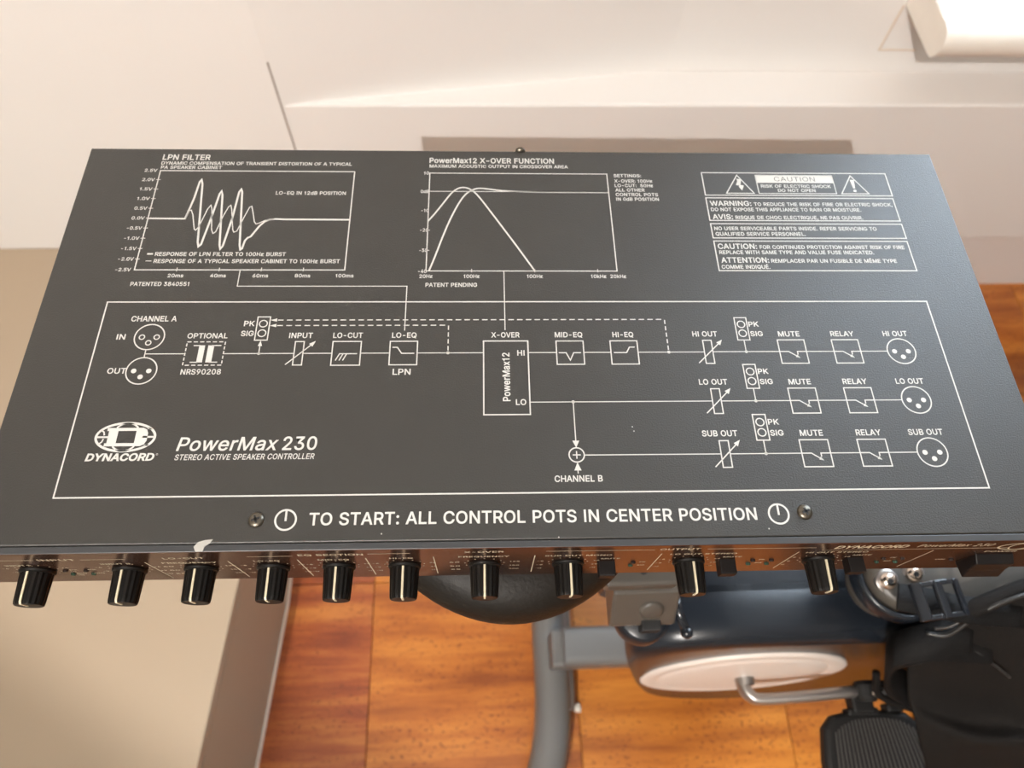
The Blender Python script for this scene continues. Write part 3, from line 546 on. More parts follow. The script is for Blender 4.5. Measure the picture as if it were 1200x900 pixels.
def leds(cx, y0, y1, tx, ty1, ty2, side):
    k.rect(cx-2.8, y0, cx+2.8, y1, 0.5); k.circ(cx, y1-3.6, 1.75, 0.5, 22); k.circ(cx, y0+3.6, 1.75, 0.5, 22)
    if side < 0: k.text('PK', -127.5, ty1, -122.7, 2.6, 0.03); k.text('SIG', -128.1, ty2, -122.5, 2.6, 0.03)
    else: k.text('PK', tx, ty1, tx+4.8, 2.5, 0.03); k.text('SIG', tx, ty2, tx+5.8, 2.5, 0.03)
leds(-118.9, 91.4, 103.6, 0, 98.8, 93.6, -1)
k.line([(-118.9, LNY), (-118.9, 88.5)]); k.arrow(-118.9, 91.2, 0, 1, 2.8, 1.9); k.dot(-118.9, LNY, 0.7)
k.arrow(-115.9, 101.9, -1, 0, 2.9, 1.7); k.arrow(-115.9, 99.0, -1, 0, 2.9, 1.7)
k.dash((-112.6, 101.9), (64.3, 101.9), 0.5, 2.5, 1.5); k.dash((64.2, 101.6), (64.2, LNY), 0.5, 2.3, 1.3)
k.dash((-112.6, 99.0), (-35.4, 99.0), 0.5, 2.5, 1.5); k.dash((-35.4, 98.8), (-35.4, LNY), 0.5, 2.3, 1.3)
k.dot(64.2, LNY, 0.75); k.dot(-35.4, LNY, 0.75)
def pot(cx, y0, y1):
    k.rect(cx-1.95, y0, cx+1.95, y1, 0.5)
    k.line([(cx-5.2, y0+0.2), (cx+5.3, y1-1.6)], 0.5); k.arrow(cx+7.0, y1+0.3, 11, 12, 3.0, 2.2)
k.text('INPUT', -106.6, 92.5, -96.1, 2.6, 0.03); pot(-101.5, 78.7, 90.6); k.line([(-99.6, LNY), (-86.9, LNY)], LW)
k.text('LO-CUT', -87.0, 92.5, -73.8, 2.6, 0.03); k.rect(-86.8, 78.5, -74.2, 90.6, 0.5)
k.line([(-85.0, 80.9), (-83.4, 84.3), (-75.7, 84.3)], 0.5); k.line([(-83.4, 80.9), (-81.9, 84.2)], 0.5); k.line([(-81.8, 80.9), (-80.3, 84.2)], 0.5)
k.line([(-74.2, LNY), (-61.3, LNY)], LW)
k.text('LO-EQ', -60.7, 92.5, -49.7, 2.6, 0.03); k.rect(-61.3, 78.6, -49.1, 90.6, 0.5); k.line([(-60.2, 87.5), (-58.0, 87.5), (-56.0, 84.4), (-50.4, 84.4)], 0.5)
k.text('LPN', -59.5, 73.7, -51.6, 2.8, 0.03)
k.line([(-49.1, LNY), (-19.5, LNY)], LW)
k.text('X-OVER', -16.0, 92.5, -3.1, 2.6, 0.03); k.rect(-19.5, 54.1, 0.5, 90.6, 0.55)
k.text('HI', -4.4, 83.1, -1.1, 2.6, 0.03); k.text('LO', -5.6, 58.7, -1.1, 2.6, 0.03)
k.text('PowerMax12', 60.5, -8.0, 84.5, 3.1, 0.03, rot=True)
k.line([(0.5, LNY), (13.2, LNY)], LW)
k.text('MID-EQ', 12.9, 92.5, 25.5, 2.6, 0.03); k.rect(13.3, 78.5, 25.6, 90.5, 0.5); k.line([(14.3, 84.4), (17.6, 84.4), (19.3, 80.6), (21.0, 84.4), (24.3, 84.4)], 0.5)
k.line([(25.6, LNY), (38.0, LNY)], LW)
k.text('HI-EQ', 39.3, 92.5, 48.9, 2.6, 0.03); k.rect(37.9, 78.5, 50.2, 90.5, 0.5); k.line([(39.2, 84.4), (45.0, 84.4), (46.5, 87.2), (48.9, 87.2)], 0.5)
k.line([(50.2, LNY), (80.5, LNY)], LW)
def out_row(yl, name, nx0, nx1, tx0, tx1, first):
    pot(82.45, yl-6.0, yl+6.0); k.text(name, nx0, yl+8.1, nx1, 2.6, 0.03)
    k.line([(84.4, yl), (115.2, yl)], LW)
    leds(99.7, yl+6.1, yl+18.1, 103.2, yl+13.35, yl+8.2, 1); k.line([(99.7, yl+6.1), (99.7, yl)]); k.dot(99.7, yl, 0.75)
    k.text('MUTE', 116.1, yl+8.0, 126.1, 2.6, 0.03); k.text('RELAY', 140.6, yl+8.0, 151.6, 2.6, 0.03)
    for bx in (115.1, 140.3):
        k.rect(bx, yl-6.1, bx+12.4, yl+6.1, 0.5)
        k.line([(bx, yl), (bx+4.1, yl), (bx+8.3, yl-2.9)], 0.5); k.arrow(bx+8.9, yl-3.3, 4.2, -2.9, 1.9, 1.5); k.line([(bx+12.4, yl), (bx+8.2, yl), (bx+8.2, yl-1.6)], 0.5)
    k.line([(127.5, yl), (140.3, yl)], LW); k.line([(152.7, yl), (165.2, yl)], LW)
    xlr(171.7, yl); k.text(name, tx0, yl+8.0, tx1, 2.6, 0.03)
out_row(84.65, 'HI OUT', 76.2, 87.7, 165.3, 176.8, True)
out_row(59.95, 'LO OUT', 75.8, 88.5, 164.8, 177.5, False)
out_row(35.25, 'SUB OUT', 73.6, 88.9, 163.6, 178.9, False)
k.line([(0.5, 59.95), (80.5, 59.95)], LW); k.dot(19.3, 59.95, 0.75)
k.line([(19.3, 59.95), (19.3, 41)]); k.arrow(19.3, 38.6, 0, -1, 3.2, 2.9)
k.circ(19.3, 35.4, 3.2, 0.55); k.line([(17.6, 35.4), (21, 35.4)], 0.5); k.line([(19.3, 33.7), (19.3, 37.1)], 0.5)
k.arrow(19.4, 32.1, 0, 1, 3.6, 3.0); k.line([(19.4, 29), (19.4, 27.2)]); k.line([(22.5, 35.3), (80.5, 35.25)], LW)
k.text('CHANNEL B', 9.5, 23.7, 29.4, 2.6, 0.03)
k.done('printed_signal_diagram', 'print', cover)

# start instruction
k = Ink('top')
k.text('TO START: ALL CONTROL POTS IN CENTER POSITION', -88.9, 6.8, 91.0, 4.9, 0.025)
for cx in (-98.1, 100.1): k.circ(cx, 9.05, 4.05, 0.75); k.line([(cx, 8.6), (cx, 12.9)], 0.8)
k.done('printed_start_instruction', 'print', cover)

# emblem and titles
k = Ink('top')
cx, cy = -168.1, 45.1
k.circ(cx, cy, 12.0, 1.0, 56, 6.3)
k.line([(cx-11.8, cy), (cx-7, cy)], 0.8); k.line([(cx+7, cy), (cx+11.8, cy)], 0.8)
arc = [(cx+5.9*math.cos(math.radians(q)), cy+6.2*math.sin(math.radians(q))) for q in range(42, 139, 8)]
k.line(arc, 0.7); k.line([(x, 2*cy-y) for x, y in arc], 0.7)
for sg in (1, -1):
    k.line([(cx-10.4, cy+3.2*sg), (cx-9.2, cy+2.2*sg), (cx-8.8, cy+0.8*sg)], 0.6); k.line([(cx+10.0, cy+3.5*sg), (cx+8.3, cy+3.9*sg)], 0.6)
    k.fill(cx-8.0, cy+2.75 if sg > 0 else cy-4.1, cx+4.0, cy+4.1 if sg > 0 else cy-2.75)
k.fill(cx-7.2, cy-2.75, cx-3.4, cy+2.75)
k.quad([(cx+4.0, cy+4.1), (cx+6.6, cy+4.1), (cx+8.2, cy+3.3), (cx+8.9, cy+1.7), (cx+8.9, cy-1.7), (cx+8.2, cy-3.3), (cx+6.6, cy-4.1), (cx+4.0, cy-4.1)])
k.text('DYNACORD', -182.2, 34.7, -154.6, 3.0, 0.055, 0.15); k.circ(-153.7, 37.3, 0.35, 0.15, 10)
k.text('PowerMax', -146.4, 38.8, -104.9, 5.8, 0.02, 0.18); k.text('230', -103.2, 38.8, -89.0, 5.8, 0.02, 0.05)
k.text('STEREO ACTIVE SPEAKER CONTROLLER', -146.3, 34.7, -89.5, 2.4, 0.02, 0.15)
k.done('printed_emblem_and_title', 'print', cover)

# chip of bare metal at the front edge
bm = bmesh.new()
for z in (HU+0.00005,):
    pts = [(-0.1312, -0.0030), (-0.1322, -0.0012), (-0.1308, 0.0006), (-0.1282, 0.0014), (-0.1252, 0.0017), (-0.1262, 0.0002), (-0.1280, -0.0012), (-0.1285, -0.0030)]
    prism(bm, pts, 'z', HU-0.0004, HU+0.00008)
obj('paint_chip', bm, 'chip', cover)
for cx, cy, r in ((-0.207, 0.0009, 0.0005), (0.0100, 0.0007, 0.0003), (0.0440, 0.0480, 0.0003), (0.0445, 0.0460, 0.0003), (-0.0600, 0.0030, 0.0003), (0.0950, 0.0030, 0.0003)):
    bm = bmesh.new(); lathe(bm, [(0, r), (0.00008, r*0.8)], (cx, cy, HU), (0, 0, 1), 8); obj('paint_chip', bm, 'chip', cover)

def screw(x, y, parent, r=0.0032):
    bm = bmesh.new(); lathe(bm, [(-0.0005, r), (0.0002, r), (0.0009, r*0.86), (0.0013, r*0.55), (0.0014, 0.0)], (x, y, HU), (0, 0, 1), 28)
    s = obj('screw', bm, 'screw', parent, smooth=True)
    a = 0.35
    bm = bmesh.new()
    for q in (a, a+math.pi/2):
        d = Vector((math.cos(q), math.sin(q), 0)); n_ = Vector((-d.y, d.x, 0)); c_ = Vector((x, y, HU))
        vs = [c_+d*r*0.5*s1+n_*r*0.13*s2+Vector((0, 0, z)) for z in (0.0006, 0.00152) for s1, s2 in ((-1, -1), (1, -1), (1, 1), (-1, 1))]
        V = [bm.verts.new(v) for v in vs]
        for f in ((3,2,1,0),(4,5,6,7),(0,1,5,4),(1,2,6,5),(2,3,7,6),(3,0,4,7)): bm.faces.new([V[i] for i in f])
    obj('cross_recess', bm, 'recess', s)
screw(-0.1096, 0.0092, cover); screw(0.1110, 0.0097, cover)
bm = bmesh.new(); lathe(bm, [(0, 0.0028), (0.0016, 0.0026), (0.0022, 0.0012)], (0.0003, DEP, HU-0.0010), (0, 1, 0), 16)
obj('rear_screw', bm, 'screw', unit, smooth=True)

# --- front panel print ---
k = Ink('front')
def ft(s_, x0, x1, z, h=1.7, b=0.02, sh=0.0): k.text(s_, x0, z-h/2, x1, h, b, sh)
ft('INPUT', -196.0, -181.6, -9.8, 2.4); k.line([(-238, -9.8), (-197.6, -9.8)], 0.4); k.line([(-179.7, -10), (-162.4, -10)], 0.4)
ft('INPUT A', -213.5, -203, -18.3, 1.9); ft('INPUT B', -175.4, -163.5, -17.6, 1.9)
ft('LO-CUT', -147.4, -131.2, -9.6, 2.4); ft('FREQUENCY', -150.8, -128.7, -17.4, 2.0)
k.line([(-114.2, -8.8), (-96, -8.6)], 0.4); ft('EQ SECTION', -93.8, -68.0, -7.5, 2.6); k.line([(-66.2, -6.9), (-49.2, -6.7)], 0.4)
ft('LO-EQ', -113.6, -103.2, -16.2, 1.9); ft('MID-EQ', -87.6, -75.0, -15.8, 1.9); ft('HI-EQ', -58.4, -48.8, -14.8, 1.9)
ft('X-OVER', -27.7, -11.7, -6.2, 2.4); ft('FREQUENCY', -30.2, -9.2, -14.0, 2.0)
k.line([(5.3, -6.6), (49.5, -6.8)], 0.4); ft('OUTPUT', 51.5, 68.0, -6.2, 2.6); k.line([(71, -6.5), (116, -7)], 0.4)
ft('SUB OUT MONO', 5.4, 33.2, -14.4, 1.9); ft('LO OUT STEREO', 57.6, 85.6, -14.7, 1.9); ft('HI OUT STEREO', 115.1, 141.6, -15.2, 1.9)
for x0, z0, x1, z1 in ((-155.9, -15.8, -158.0, -46), (-122.9, -15.8, -124.5, -45.5), (-95.1, -14.8, -96.2, -45.5), (-67.5, -13.9, -68.3, -45), (-40.2, -13.3, -40.5, -44.5), (1.1, -13.2, 1.3, -44), (53.3, -13.4, 54.2, -44), (110.4, -13.8, 112.5, -44), (167.6, -14.6, 171.0, -45)):
    k.line([((x0+x1)/2, z0), ((x0+x1)/2, z1)], 0.4)
ft('DYNACORD', 124.0, 154.4, -6.8, 4.2, 0.04, 0.15); ft('PowerMax 230', 158.6, 190.0, -6.2, 4.0, 0.0, 0.15)
k.line([(120, -11.6), (200, -11.6)], 0.35)
k.circ(203.5, -9.5, 9.0, 0.9, 40, 5.2); k.circ(203.5, -9.5, 4.2, 0.6, 30, 5.0)
KX = (-204.5, -167.1, -137.8, -108.0, -80.7, -53.2, -19.5, 16.0, 67.9, 124.5)
KZ = -26.0
for i, x in enumerate(KX):
    for a in range(-140, 141, 28):
        r1 = 8.3; q = math.radians(a)
        k.dot(x+r1*math.sin(q), KZ+r1*math.cos(q), 0.35, 8)
    big = i in (2, 6)
    for dz, tx in ((9.5, None), (2.5, 'a'), (-4.5, 'b'), (-11, 'c')):
        if tx is None: continue
        w_ = 4.2 if big else 2.6
        L_ = {'a': '-6', 'b': '-9', 'c': '-12'}[tx] if not big else {'a': '60', 'b': '50', 'c': '35'}[tx]
        Rr = {'a': '+6', 'b': '+9', 'c': '+12'}[tx] if not big else {'a': '125', 'b': '150', 'c': '200'}[tx]
        ft(L_, x-10.6-w_, x-10.6, KZ+dz, 1.5); ft(Rr, x+10.6, x+10.6+w_, KZ+dz, 1.5)
for x in (-191.5, -184.0): ft('PK', x-1.0, x+2.4, -27.3, 1.3); ft('SIG', x-1.5, x+2.9, -33.8, 1.3)
for x in (32.6, 84.6, 140.7): ft('MUTE', x-3, x+5, -20.8, 1.6)
for x in (47.2,): ft('PK', x, x+2.8, -28, 1.3); ft('SIG', x, x+3.2, -33.8, 1.3)
for x in (99.0, 157.0): ft('PK', x, x+2.6, -26.6, 1.3); ft('SIG', x, x+3.2, -33, 1.3)
ft('ON', 179.6, 183.8, -31.4, 1.4); ft('POWER', 193.5, 207.5, -17.8, 1.7)
k.done('printed_panel_legend', 'print_panel', panel)

def led(x, z, m='led'):
    bm = bmesh.new(); lathe(bm, [(-0.001, 0.0011), (0.0004, 0.0011), (0.0009, 0.0007)], (x/1000, -0.0032, HU+z/1000), (0, -1, 0), 12)
    obj('indicator_led', bm, m, panel, smooth=False)
for x in (-194.5, -186.0): led(x, -28.0); led(x, -34.5, 'led_green')
led(44.4, -28.0); led(44.2, -33.6, 'led_green')
for x in (96.6, 104.8, 154.4, 162.8): led(x, -27.8); led(x, -34.2, 'led_green')
led(186.6, -31.2)

# knobs: fluted body, skirt, ivory pointer line
def knob_meshes():
    n = 72; rings = []
    L = 0.0146
    for d, s in ((0.0010, 1.0), (0.0045, 0.985), (L-0.0014, 0.93), (L-0.0003, 0.90), (L, 0.84)):
        ring = []
        for i in range(n):
            a = 2*math.pi*i/n
            flute = 0.00030*(0.5+0.5*math.cos(a*18)) if d < L-0.0002 else 0.0
            r = (0.0062-flute)*s
            ring.append(Vector((r*math.sin(a), -d, r*math.cos(a))))
        rings.append(ring)
    bm = bmesh.new(); ringloft(bm, rings); b1 = bm
    bm = bmesh.new(); lathe(bm, [(0.0, 0.0066), (0.0008, 0.0069), (0.0016, 0.0067), (0.0020, 0.0060)], (0, 0, 0), (0, -1, 0), 36); b2 = bm
    bm = bmesh.new(); w = 0.00042
    prof = [(-0.0020, 0.0060), (-0.0020, 0.0066), (-(L-0.0008), 0.0061), (-(L+0.0002), 0.0054), (-(L+0.00035), 0.0048), (-(L+0.00035), 0.0006), (-L+0.0004, 0.0006)]
    prism(bm, prof, 'x', -w, w); b3 = bm
    return b1, b2, b3
b1, b2, b3 = knob_meshes()
def mk(name, bm, m, smooth=False):
    me = bpy.data.meshes.new(name); bmesh.ops.recalc_face_normals(bm, faces=bm.faces); bm.to_mesh(me); bm.free(); me.materials.append(M[m])
    return me
m1, m2, m3 = mk('knob', b1, 'knob'), mk('knob_skirt', b2, 'knob'), mk('pointer_line', b3, 'indicator')
turn = (0.10, 0.06, 0.05, 0.03, 0.02, 0.0, 0.0, -0.12, -0.12, -0.14)
for x, a in zip(KX, turn):
    o = bpy.data.objects.new('knob', m1); COL.objects.link(o); o.parent = unit; o.location = (x/1000, -0.0032, HU+KZ/1000); o.rotation_euler = (0, -a*0.5, 0)
    for nm, me in (('knob_skirt', m2), ('pointer_line', m3)):
        c = bpy.data.objects.new(nm, me); COL.objects.link(c); c.parent = o
for x in (32.6, 84.6, 140.7):
    bm = BX(x/1000-0.0035, x/1000+0.0035, -0.0095, -0.003, HU-0.0310, HU-0.0250)
    obj('mute_button', bm, 'button', unit, bevel=0.0004)
bm = bmesh.new()
prism(bm, [(-0.003, HU-0.0375), (-0.0105, HU-0.0360), (-0.0085, HU-0.030), (-0.0075, HU-0.0235), (-0.003, HU-0.022)], 'x', 0.1920, 0.2090)
obj('power_switch', bm, 'button', unit, bevel=0.0006)

# ---------------- exercise bike ----------------
bike = thing('exercise_bike', 'grey and black exercise bike with white disc cover, standing on the cork floor', 'exercise bike', (0.20, 0.04, 0))
BO = Vector((0.20, 0.04, 0))
def bobj(name, bm, m, parent=None, **kw):
    bmesh.ops.translate(bm, verts=bm.verts, vec=-BO)
    return obj(name, bm, m, parent or bike, **kw)
# saddle
rings = []
for z, s in ((0.742, 0.55), (0.748, 0.80), (0.760, 0.93), (0.775, 0.985), (0.790, 0.99), (0.800, 0.955), (0.8065, 0.85), (0.8092, 0.60), (0.8098, 0.25)):
    r = []
    for i in range(48):
        a = 2*math.pi*i/48; rx = 0.100*s; ry = 0.118*s
        y = 0.095+ry*math.sin(a); x = -0.006+rx*math.cos(a)*(1.0+0.12*math.sin(a))
        r.append(Vector((x, y, z)))
    rings.append(r)
bm = bmesh.new(); ringloft(bm, rings); bobj('saddle', bm, 'saddle', smooth=True, subsurf=1)
# seat post from rear stabiliser up to the saddle
bm = bmesh.new(); tube(bm, [(0.02, 0.11, 0.745), (0.055, 0.115, 0.45), (0.085, 0.115, 0.07)], 0.021, n=20, up=(0, 1, 0)); bobj('seat_post', bm, 'bike_grey', smooth=True)
# rear stabiliser on the floor
pts = catmull([(0.0750, 0.30, 0.030), (0.0750, 0.16, 0.030), (0.0752, 0.0727, 0.030), (0.0757, 0.0033, 0.030), (0.0740, -0.034, 0.030), (0.0700, -0.066, 0.030), (0.0590, -0.110, 0.030), (0.0400, -0.150, 0.030), (0.01, -0.185, 0.030)], 5)
bm = bmesh.new(); tube(bm, pts, 0.0255, 0.0285, n=24, power=2.4); bobj('rear_stabiliser', bm, 'bike_grey', smooth=True)
bm = bmesh.new(); tube(bm, [(0.096, 0.20, 0.022), (0.0965, 0.09, 0.022), (0.097, 0.005, 0.022), (0.0945, -0.032, 0.022)], 0.012, 0.018, n=18); bobj('stabiliser_rail', bm, 'bike_grey', smooth=True)
# cross beam
bm = bmesh.new(); tube(bm, [(0.085, 0.042, 0.105), (0.40, 0.042, 0.105)], 0.026, 0.034, n=28, up=(0, 0, 1), power=5.0); bobj('cross_beam', bm, 'bike_grey', smooth=False, bevel=0.002)
bm = bmesh.new(); box(bm, 0.070, 0.094, 0.018, 0.066, 0.045, 0.12); bobj('beam_bracket', bm, 'bike_grey', bevel=0.004)
# front stabiliser, outside the frame but carrying the bike
bm = bmesh.new(); tube(bm, [(0.95, 0.30, 0.03), (0.95, -0.18, 0.03)], 0.025, 0.028, n=20); bobj('front_stabiliser', bm, 'bike_grey', smooth=True)
bm = bmesh.new(); tube(bm, [(0.38, 0.045, 0.10), (0.95, 0.04, 0.05)], 0.024, 0.024, n=20); bobj('front_beam', bm, 'bike_grey', smooth=True)

# flywheel housing: superelliptic outline in x-z, lofted in y
def housing(y, z_c, hx, hz, xc, n=72, p=4.2, lean=0.0):
    r = []
    for i in range(n):
        a = 2*math.pi*i/n; c, s = math.cos(a), math.sin(a)
        X = xc+hx*math.copysign(abs(c)**(2/p), c); Zz = z_c+hz*math.copysign(abs(s)**(2/p), s)
        X += max(0.0, (0.55-Zz))*0.25*max(0.0, min(1.0, (xc-X)/hx*1.6))
        yy = y+lean*(Zz-z_c)
        r.append(Vector((X, yy, Zz)))
    return r
secs = []
prof = [(-0.0210, 0.86), (-0.0220, 0.925), (-0.0205, 0.965), (-0.0160, 0.992), (-0.008, 1.0), (0.024, 1.0), (0.026, 0.994), (0.029, 0.994), (0.031, 1.0), (0.085, 1.0), (0.10, 0.98), (0.108, 0.93), (0.110, 0.86)]
for y, s in prof:
    secs.append(housing(y, 0.400, 0.158*s+0.004, 0.158*s+0.002, 0.245, lean=0.08 if y < 0.03 else 0.0))
bm = bmesh.new(); ringloft(bm, secs)
house = bobj('flywheel_housing', bm, 'bike_black', smooth=True)
hs = house.modifiers.new('ws', 'EDGE_SPLIT'); hs.split_angle = math.radians(50)
# disc on the near face
dc = Vector((0.2210, -0.0205, 0.4200)); dn = Vector((0, -1, 0.08)).normalized()
bm = bmesh.new(); lathe(bm, [(-0.006, 0.0945), (0.0005, 0.0945), (0.0015, 0.093), (0.0020, 0.089), (0.0016, 0.0815), (0.0006, 0.080), (0.0006, 0.0775), (0.0016, 0.076), (0.0025, 0.065), (0.0032, 0.045), (0.0038, 0.018), (0.0038, 0.0)], dc, dn, 72)
bobj('disc_cover', bm, 'disc', smooth=True)
bm = bmesh.new(); lathe(bm, [(0.0, 0.009), (0.008, 0.008), (0.009, 0.006)], dc+dn*0.002+Vector((0.003, 0, 0)), dn, 24); bobj('crank_hub', bm, 'crank', smooth=False)
# crank arm
cp = catmull([(0.2210, -0.024, 0.418), (0.2225, -0.033, 0.419), (0.2270, -0.0400, 0.420), (0.2360, -0.0430, 0.421), (0.27, -0.0425, 0.425), (0.325, -0.0395, 0.430)], 5)
bm = bmesh.new(); tube(bm, cp, 0.0052, 0.0090, n=18, up=(0, 0, 1), power=3.0); bobj('crank_arm', bm, 'crank', smooth=True)
bm = bmesh.new(); lathe(bm, [(0, 0.0075), (0.004, 0.0105), (0.014, 0.0105), (0.018, 0.0075)], (0.330, -0.031, 0.434), (0, -1, 0), 20); bobj('crank_end', bm, 'pedal')
bm = bmesh.new(); lathe(bm, [(0, 0.0095), (0.002, 0.0112), (0.004, 0.0095)], (0.3365, -0.0385, 0.437), (0.5, -1, 0.0), 20); bobj('spindle_washer', bm, 'bolt')
bm = bmesh.new(); lathe(bm, [(0, 0.006), (0.003, 0.0085), (0.009, 0.0085), (0.011, 0.006)], (0.340, -0.040, 0.437), (1, 0, 0), 18); bobj('spindle_cap', bm, 'pedal')
# pedal
PZ = 0.425
pedal_bm = bmesh.new()
def padring(z, s):
    pts = [(-0.052, -0.145), (-0.049, -0.095), (-0.044, -0.0685), (-0.034, -0.0585), (-0.018, -0.0560), (0.018, -0.0560), (0.036, -0.0585), (0.046, -0.068), (0.0515, -0.095), (0.056, -0.145), (0.050, -0.160), (-0.046, -0.160)]
    c = Vector((0.002, -0.108))
    return [Vector((0.333+c.x+(x-c.x)*s, c.y+(y-c.y)*s, z)) for x, y in pts]
ringloft(pedal_bm, [padring(PZ-0.020, 0.90), padring(PZ-0.016, 0.98), padring(PZ-0.004, 1.0), padring(PZ, 0.955)])
ped = bobj('pedal', pedal_bm, 'pedal', bevel=0.003, seg=3)
bm = bmesh.new()
for i in range(23):
    u = -0.040+0.0037*i; k_ = i/22
    bow = 0.010*(k_-0.25)
    pts = []
    y_top = -0.0625-0.012*(abs(u)/0.042)**3
    for q in range(7):
        tt = q/6; y = y_top+(-0.156-y_top)*tt
        pts.append(Vector((0.335+u*(0.93+0.10*tt)+bow*math.sin(tt*2.4), y, PZ+0.0005)))
    tube(bm, pts, 0.00085, 0.0012, n=6)
tr = bobj('tread_rib', bm, 'tread', ped); tr['kind'] = 'stuff'
for a in ((0.318, 0.338, -0.057, -0.043, PZ-0.012, PZ+0.004), (0.350, 0.366, -0.058, -0.0505, PZ-0.012, PZ+0.003), (0.3135, 0.3425, -0.0600, -0.0535, PZ-0.014, PZ+0.002)):
    bobj('pedal_boss', BX(*a), 'pedal', ped, bevel=0.002)

# clamp bracket over the housing's rear end
bm = bmesh.new()
prism(bm, [(0.060, 0.690), (0.0140, 0.690), (0.0130, 0.688), (0.0135, 0.672), (0.060, 0.672)], 'x', 0.0560, 0.1020); cl = bobj('clamp_bracket', bm, 'bike_taupe', bevel=0.002, seg=3)
bm = bmesh.new(); lathe(bm, [(0, 0.0022), (0.0006, 0.0022)], (0.0800, 0.0215, 0.6898), (0, 0, 1), 14); bobj('bracket_hole', bm, 'recess', cl)
bm = bmesh.new(); prism(bm, [(0.055, 0.668), (0.0125, 0.668), (-0.0035, 0.640), (-0.0030, 0.632), (0.055, 0.632)], 'x', 0.0640, 0.1085); cl2 = bobj('clamp_plate', bm, 'bike_taupe', bevel=0.002, seg=3)
bm = bmesh.new(); lathe(bm, [(-0.004, 0.009), (0.0008, 0.008), (0.0016, 0.006)], (0.0905, 0.0035, 0.6535), (0, -0.87, 0.49), 20); bobj('clamp_dimple', bm, 'bike_taupe', cl2, smooth=True)
bm = bmesh.new(); box(bm, 0.0850, 0.0980, -0.008, 0.003, 0.630, 0.644); bobj('clamp_notch', bm, 'recess', cl2, bevel=0.001)
bm = bmesh.new(); lathe(bm, [(0, 0.016), (0.002, 0.0185), (0.020, 0.0190), (0.028, 0.0175), (0.031, 0.013)], (0.0905, 0.0050, 0.631), (0, 0, -1), 32); bobj('tension_knob', bm, 'bike_black', smooth=True)
bm = bmesh.new(); tube(bm, [(0.1095, 0.016, 0.645), (0.1115, 0.004, 0.642), (0.1150, -0.008, 0.640)], 0.0032, n=12); lathe(bm, [(-0.004, 0.001), (-0.002, 0.004), (0.002, 0.004), (0.004, 0.001)], (0.1155, -0.0095, 0.640), (0, 1, 0), 12)
bobj('release_lever', bm, 'buckle', smooth=True)
bm = bmesh.new(); box(bm, 0.075, 0.110, 0.035, 0.075, 0.52, 0.675); bobj('housing_support', bm, 'bike_black', bevel=0.006)

# main mast running forward from the housing, with end collar and two bolts
def plan(cx, cy, r, x1, z, k=1.0):
    out = [Vector((cx-r*k*math.sin(math.radians(q)), cy-r*k*math.cos(math.radians(q)), z)) for q in range(0, 181, 12)]
    return out+[Vector((x1, cy+r*k, z)), Vector((x1, cy-r*k, z))]
bm = bmesh.new(); ringloft(bm, [plan(0.2885, 0.030, 0.027, 0.93, z, k_) for z, k_ in ((0.574, 0.86), (0.578, 0.95), (0.586, 1.0), (0.608, 1.0), (0.616, 0.965), (0.6205, 0.88), (0.622, 0.72))])
mast = bobj('handlebar_mast', bm, 'bike_taupe', smooth=True)
ring_pts = [Vector((0.2885-0.0305*math.sin(math.radians(q)), 0.030-0.0305*math.cos(math.radians(q)), 0.606)) for q in range(-10, 191, 10)]
bm = bmesh.new(); tube(bm, ring_pts, 0.0030, 0.0085, n=14, power=2.6); bobj('mast_collar', bm, 'bike_black', smooth=True)
bm = bmesh.new(); tube(bm, [(0.91, 0.06, 0.60), (0.97, 0.06, 0.80), (1.0, 0.06, 1.05)], 0.03, n=20, up=(0, 1, 0)); bobj('handlebar_riser', bm, 'bike_grey', smooth=True)
bm = bmesh.new(); tube(bm, [(0.93, 0.05, 0.595), (0.95, 0.045, 0.04)], 0.026, n=20, up=(0, 1, 0)); bobj('front_post', bm, 'bike_grey', smooth=True)
bm = bmesh.new(); tube(bm, [(1.0, 0.26, 1.05), (1.0, -0.14, 1.05)], 0.015, n=16); bobj('handlebar', bm, 'bike_black', smooth=True)
for x, y in ((0.2725, 0.0240), (0.2930, 0.0285)):
    zb = 0.6215
    bm = bmesh.new(); lathe(bm, [(-0.004, 0.0085), (0.0005, 0.0085), (0.0012, 0.0075)], (x, y, zb-0.0005), (0, -0.25, 1), 28); w_ = bobj('washer', bm, 'crank')
    bm = bmesh.new(); lathe(bm, [(0.0, 0.0062), (0.0015, 0.0062), (0.0034, 0.0052), (0.0044, 0.0034), (0.0046, 0.0024)], (x, y, zb), (0, -0.25, 1), 24); b_ = bobj('bolt', bm, 'bolt', smooth=True)
    bm = bmesh.new(); lathe(bm, [(0.0030, 0.0022), (0.0048, 0.0022)], (x-0.0004, y, zb), (0, -0.25, 1), 6); bobj('hex_socket', bm, 'recess', b_)

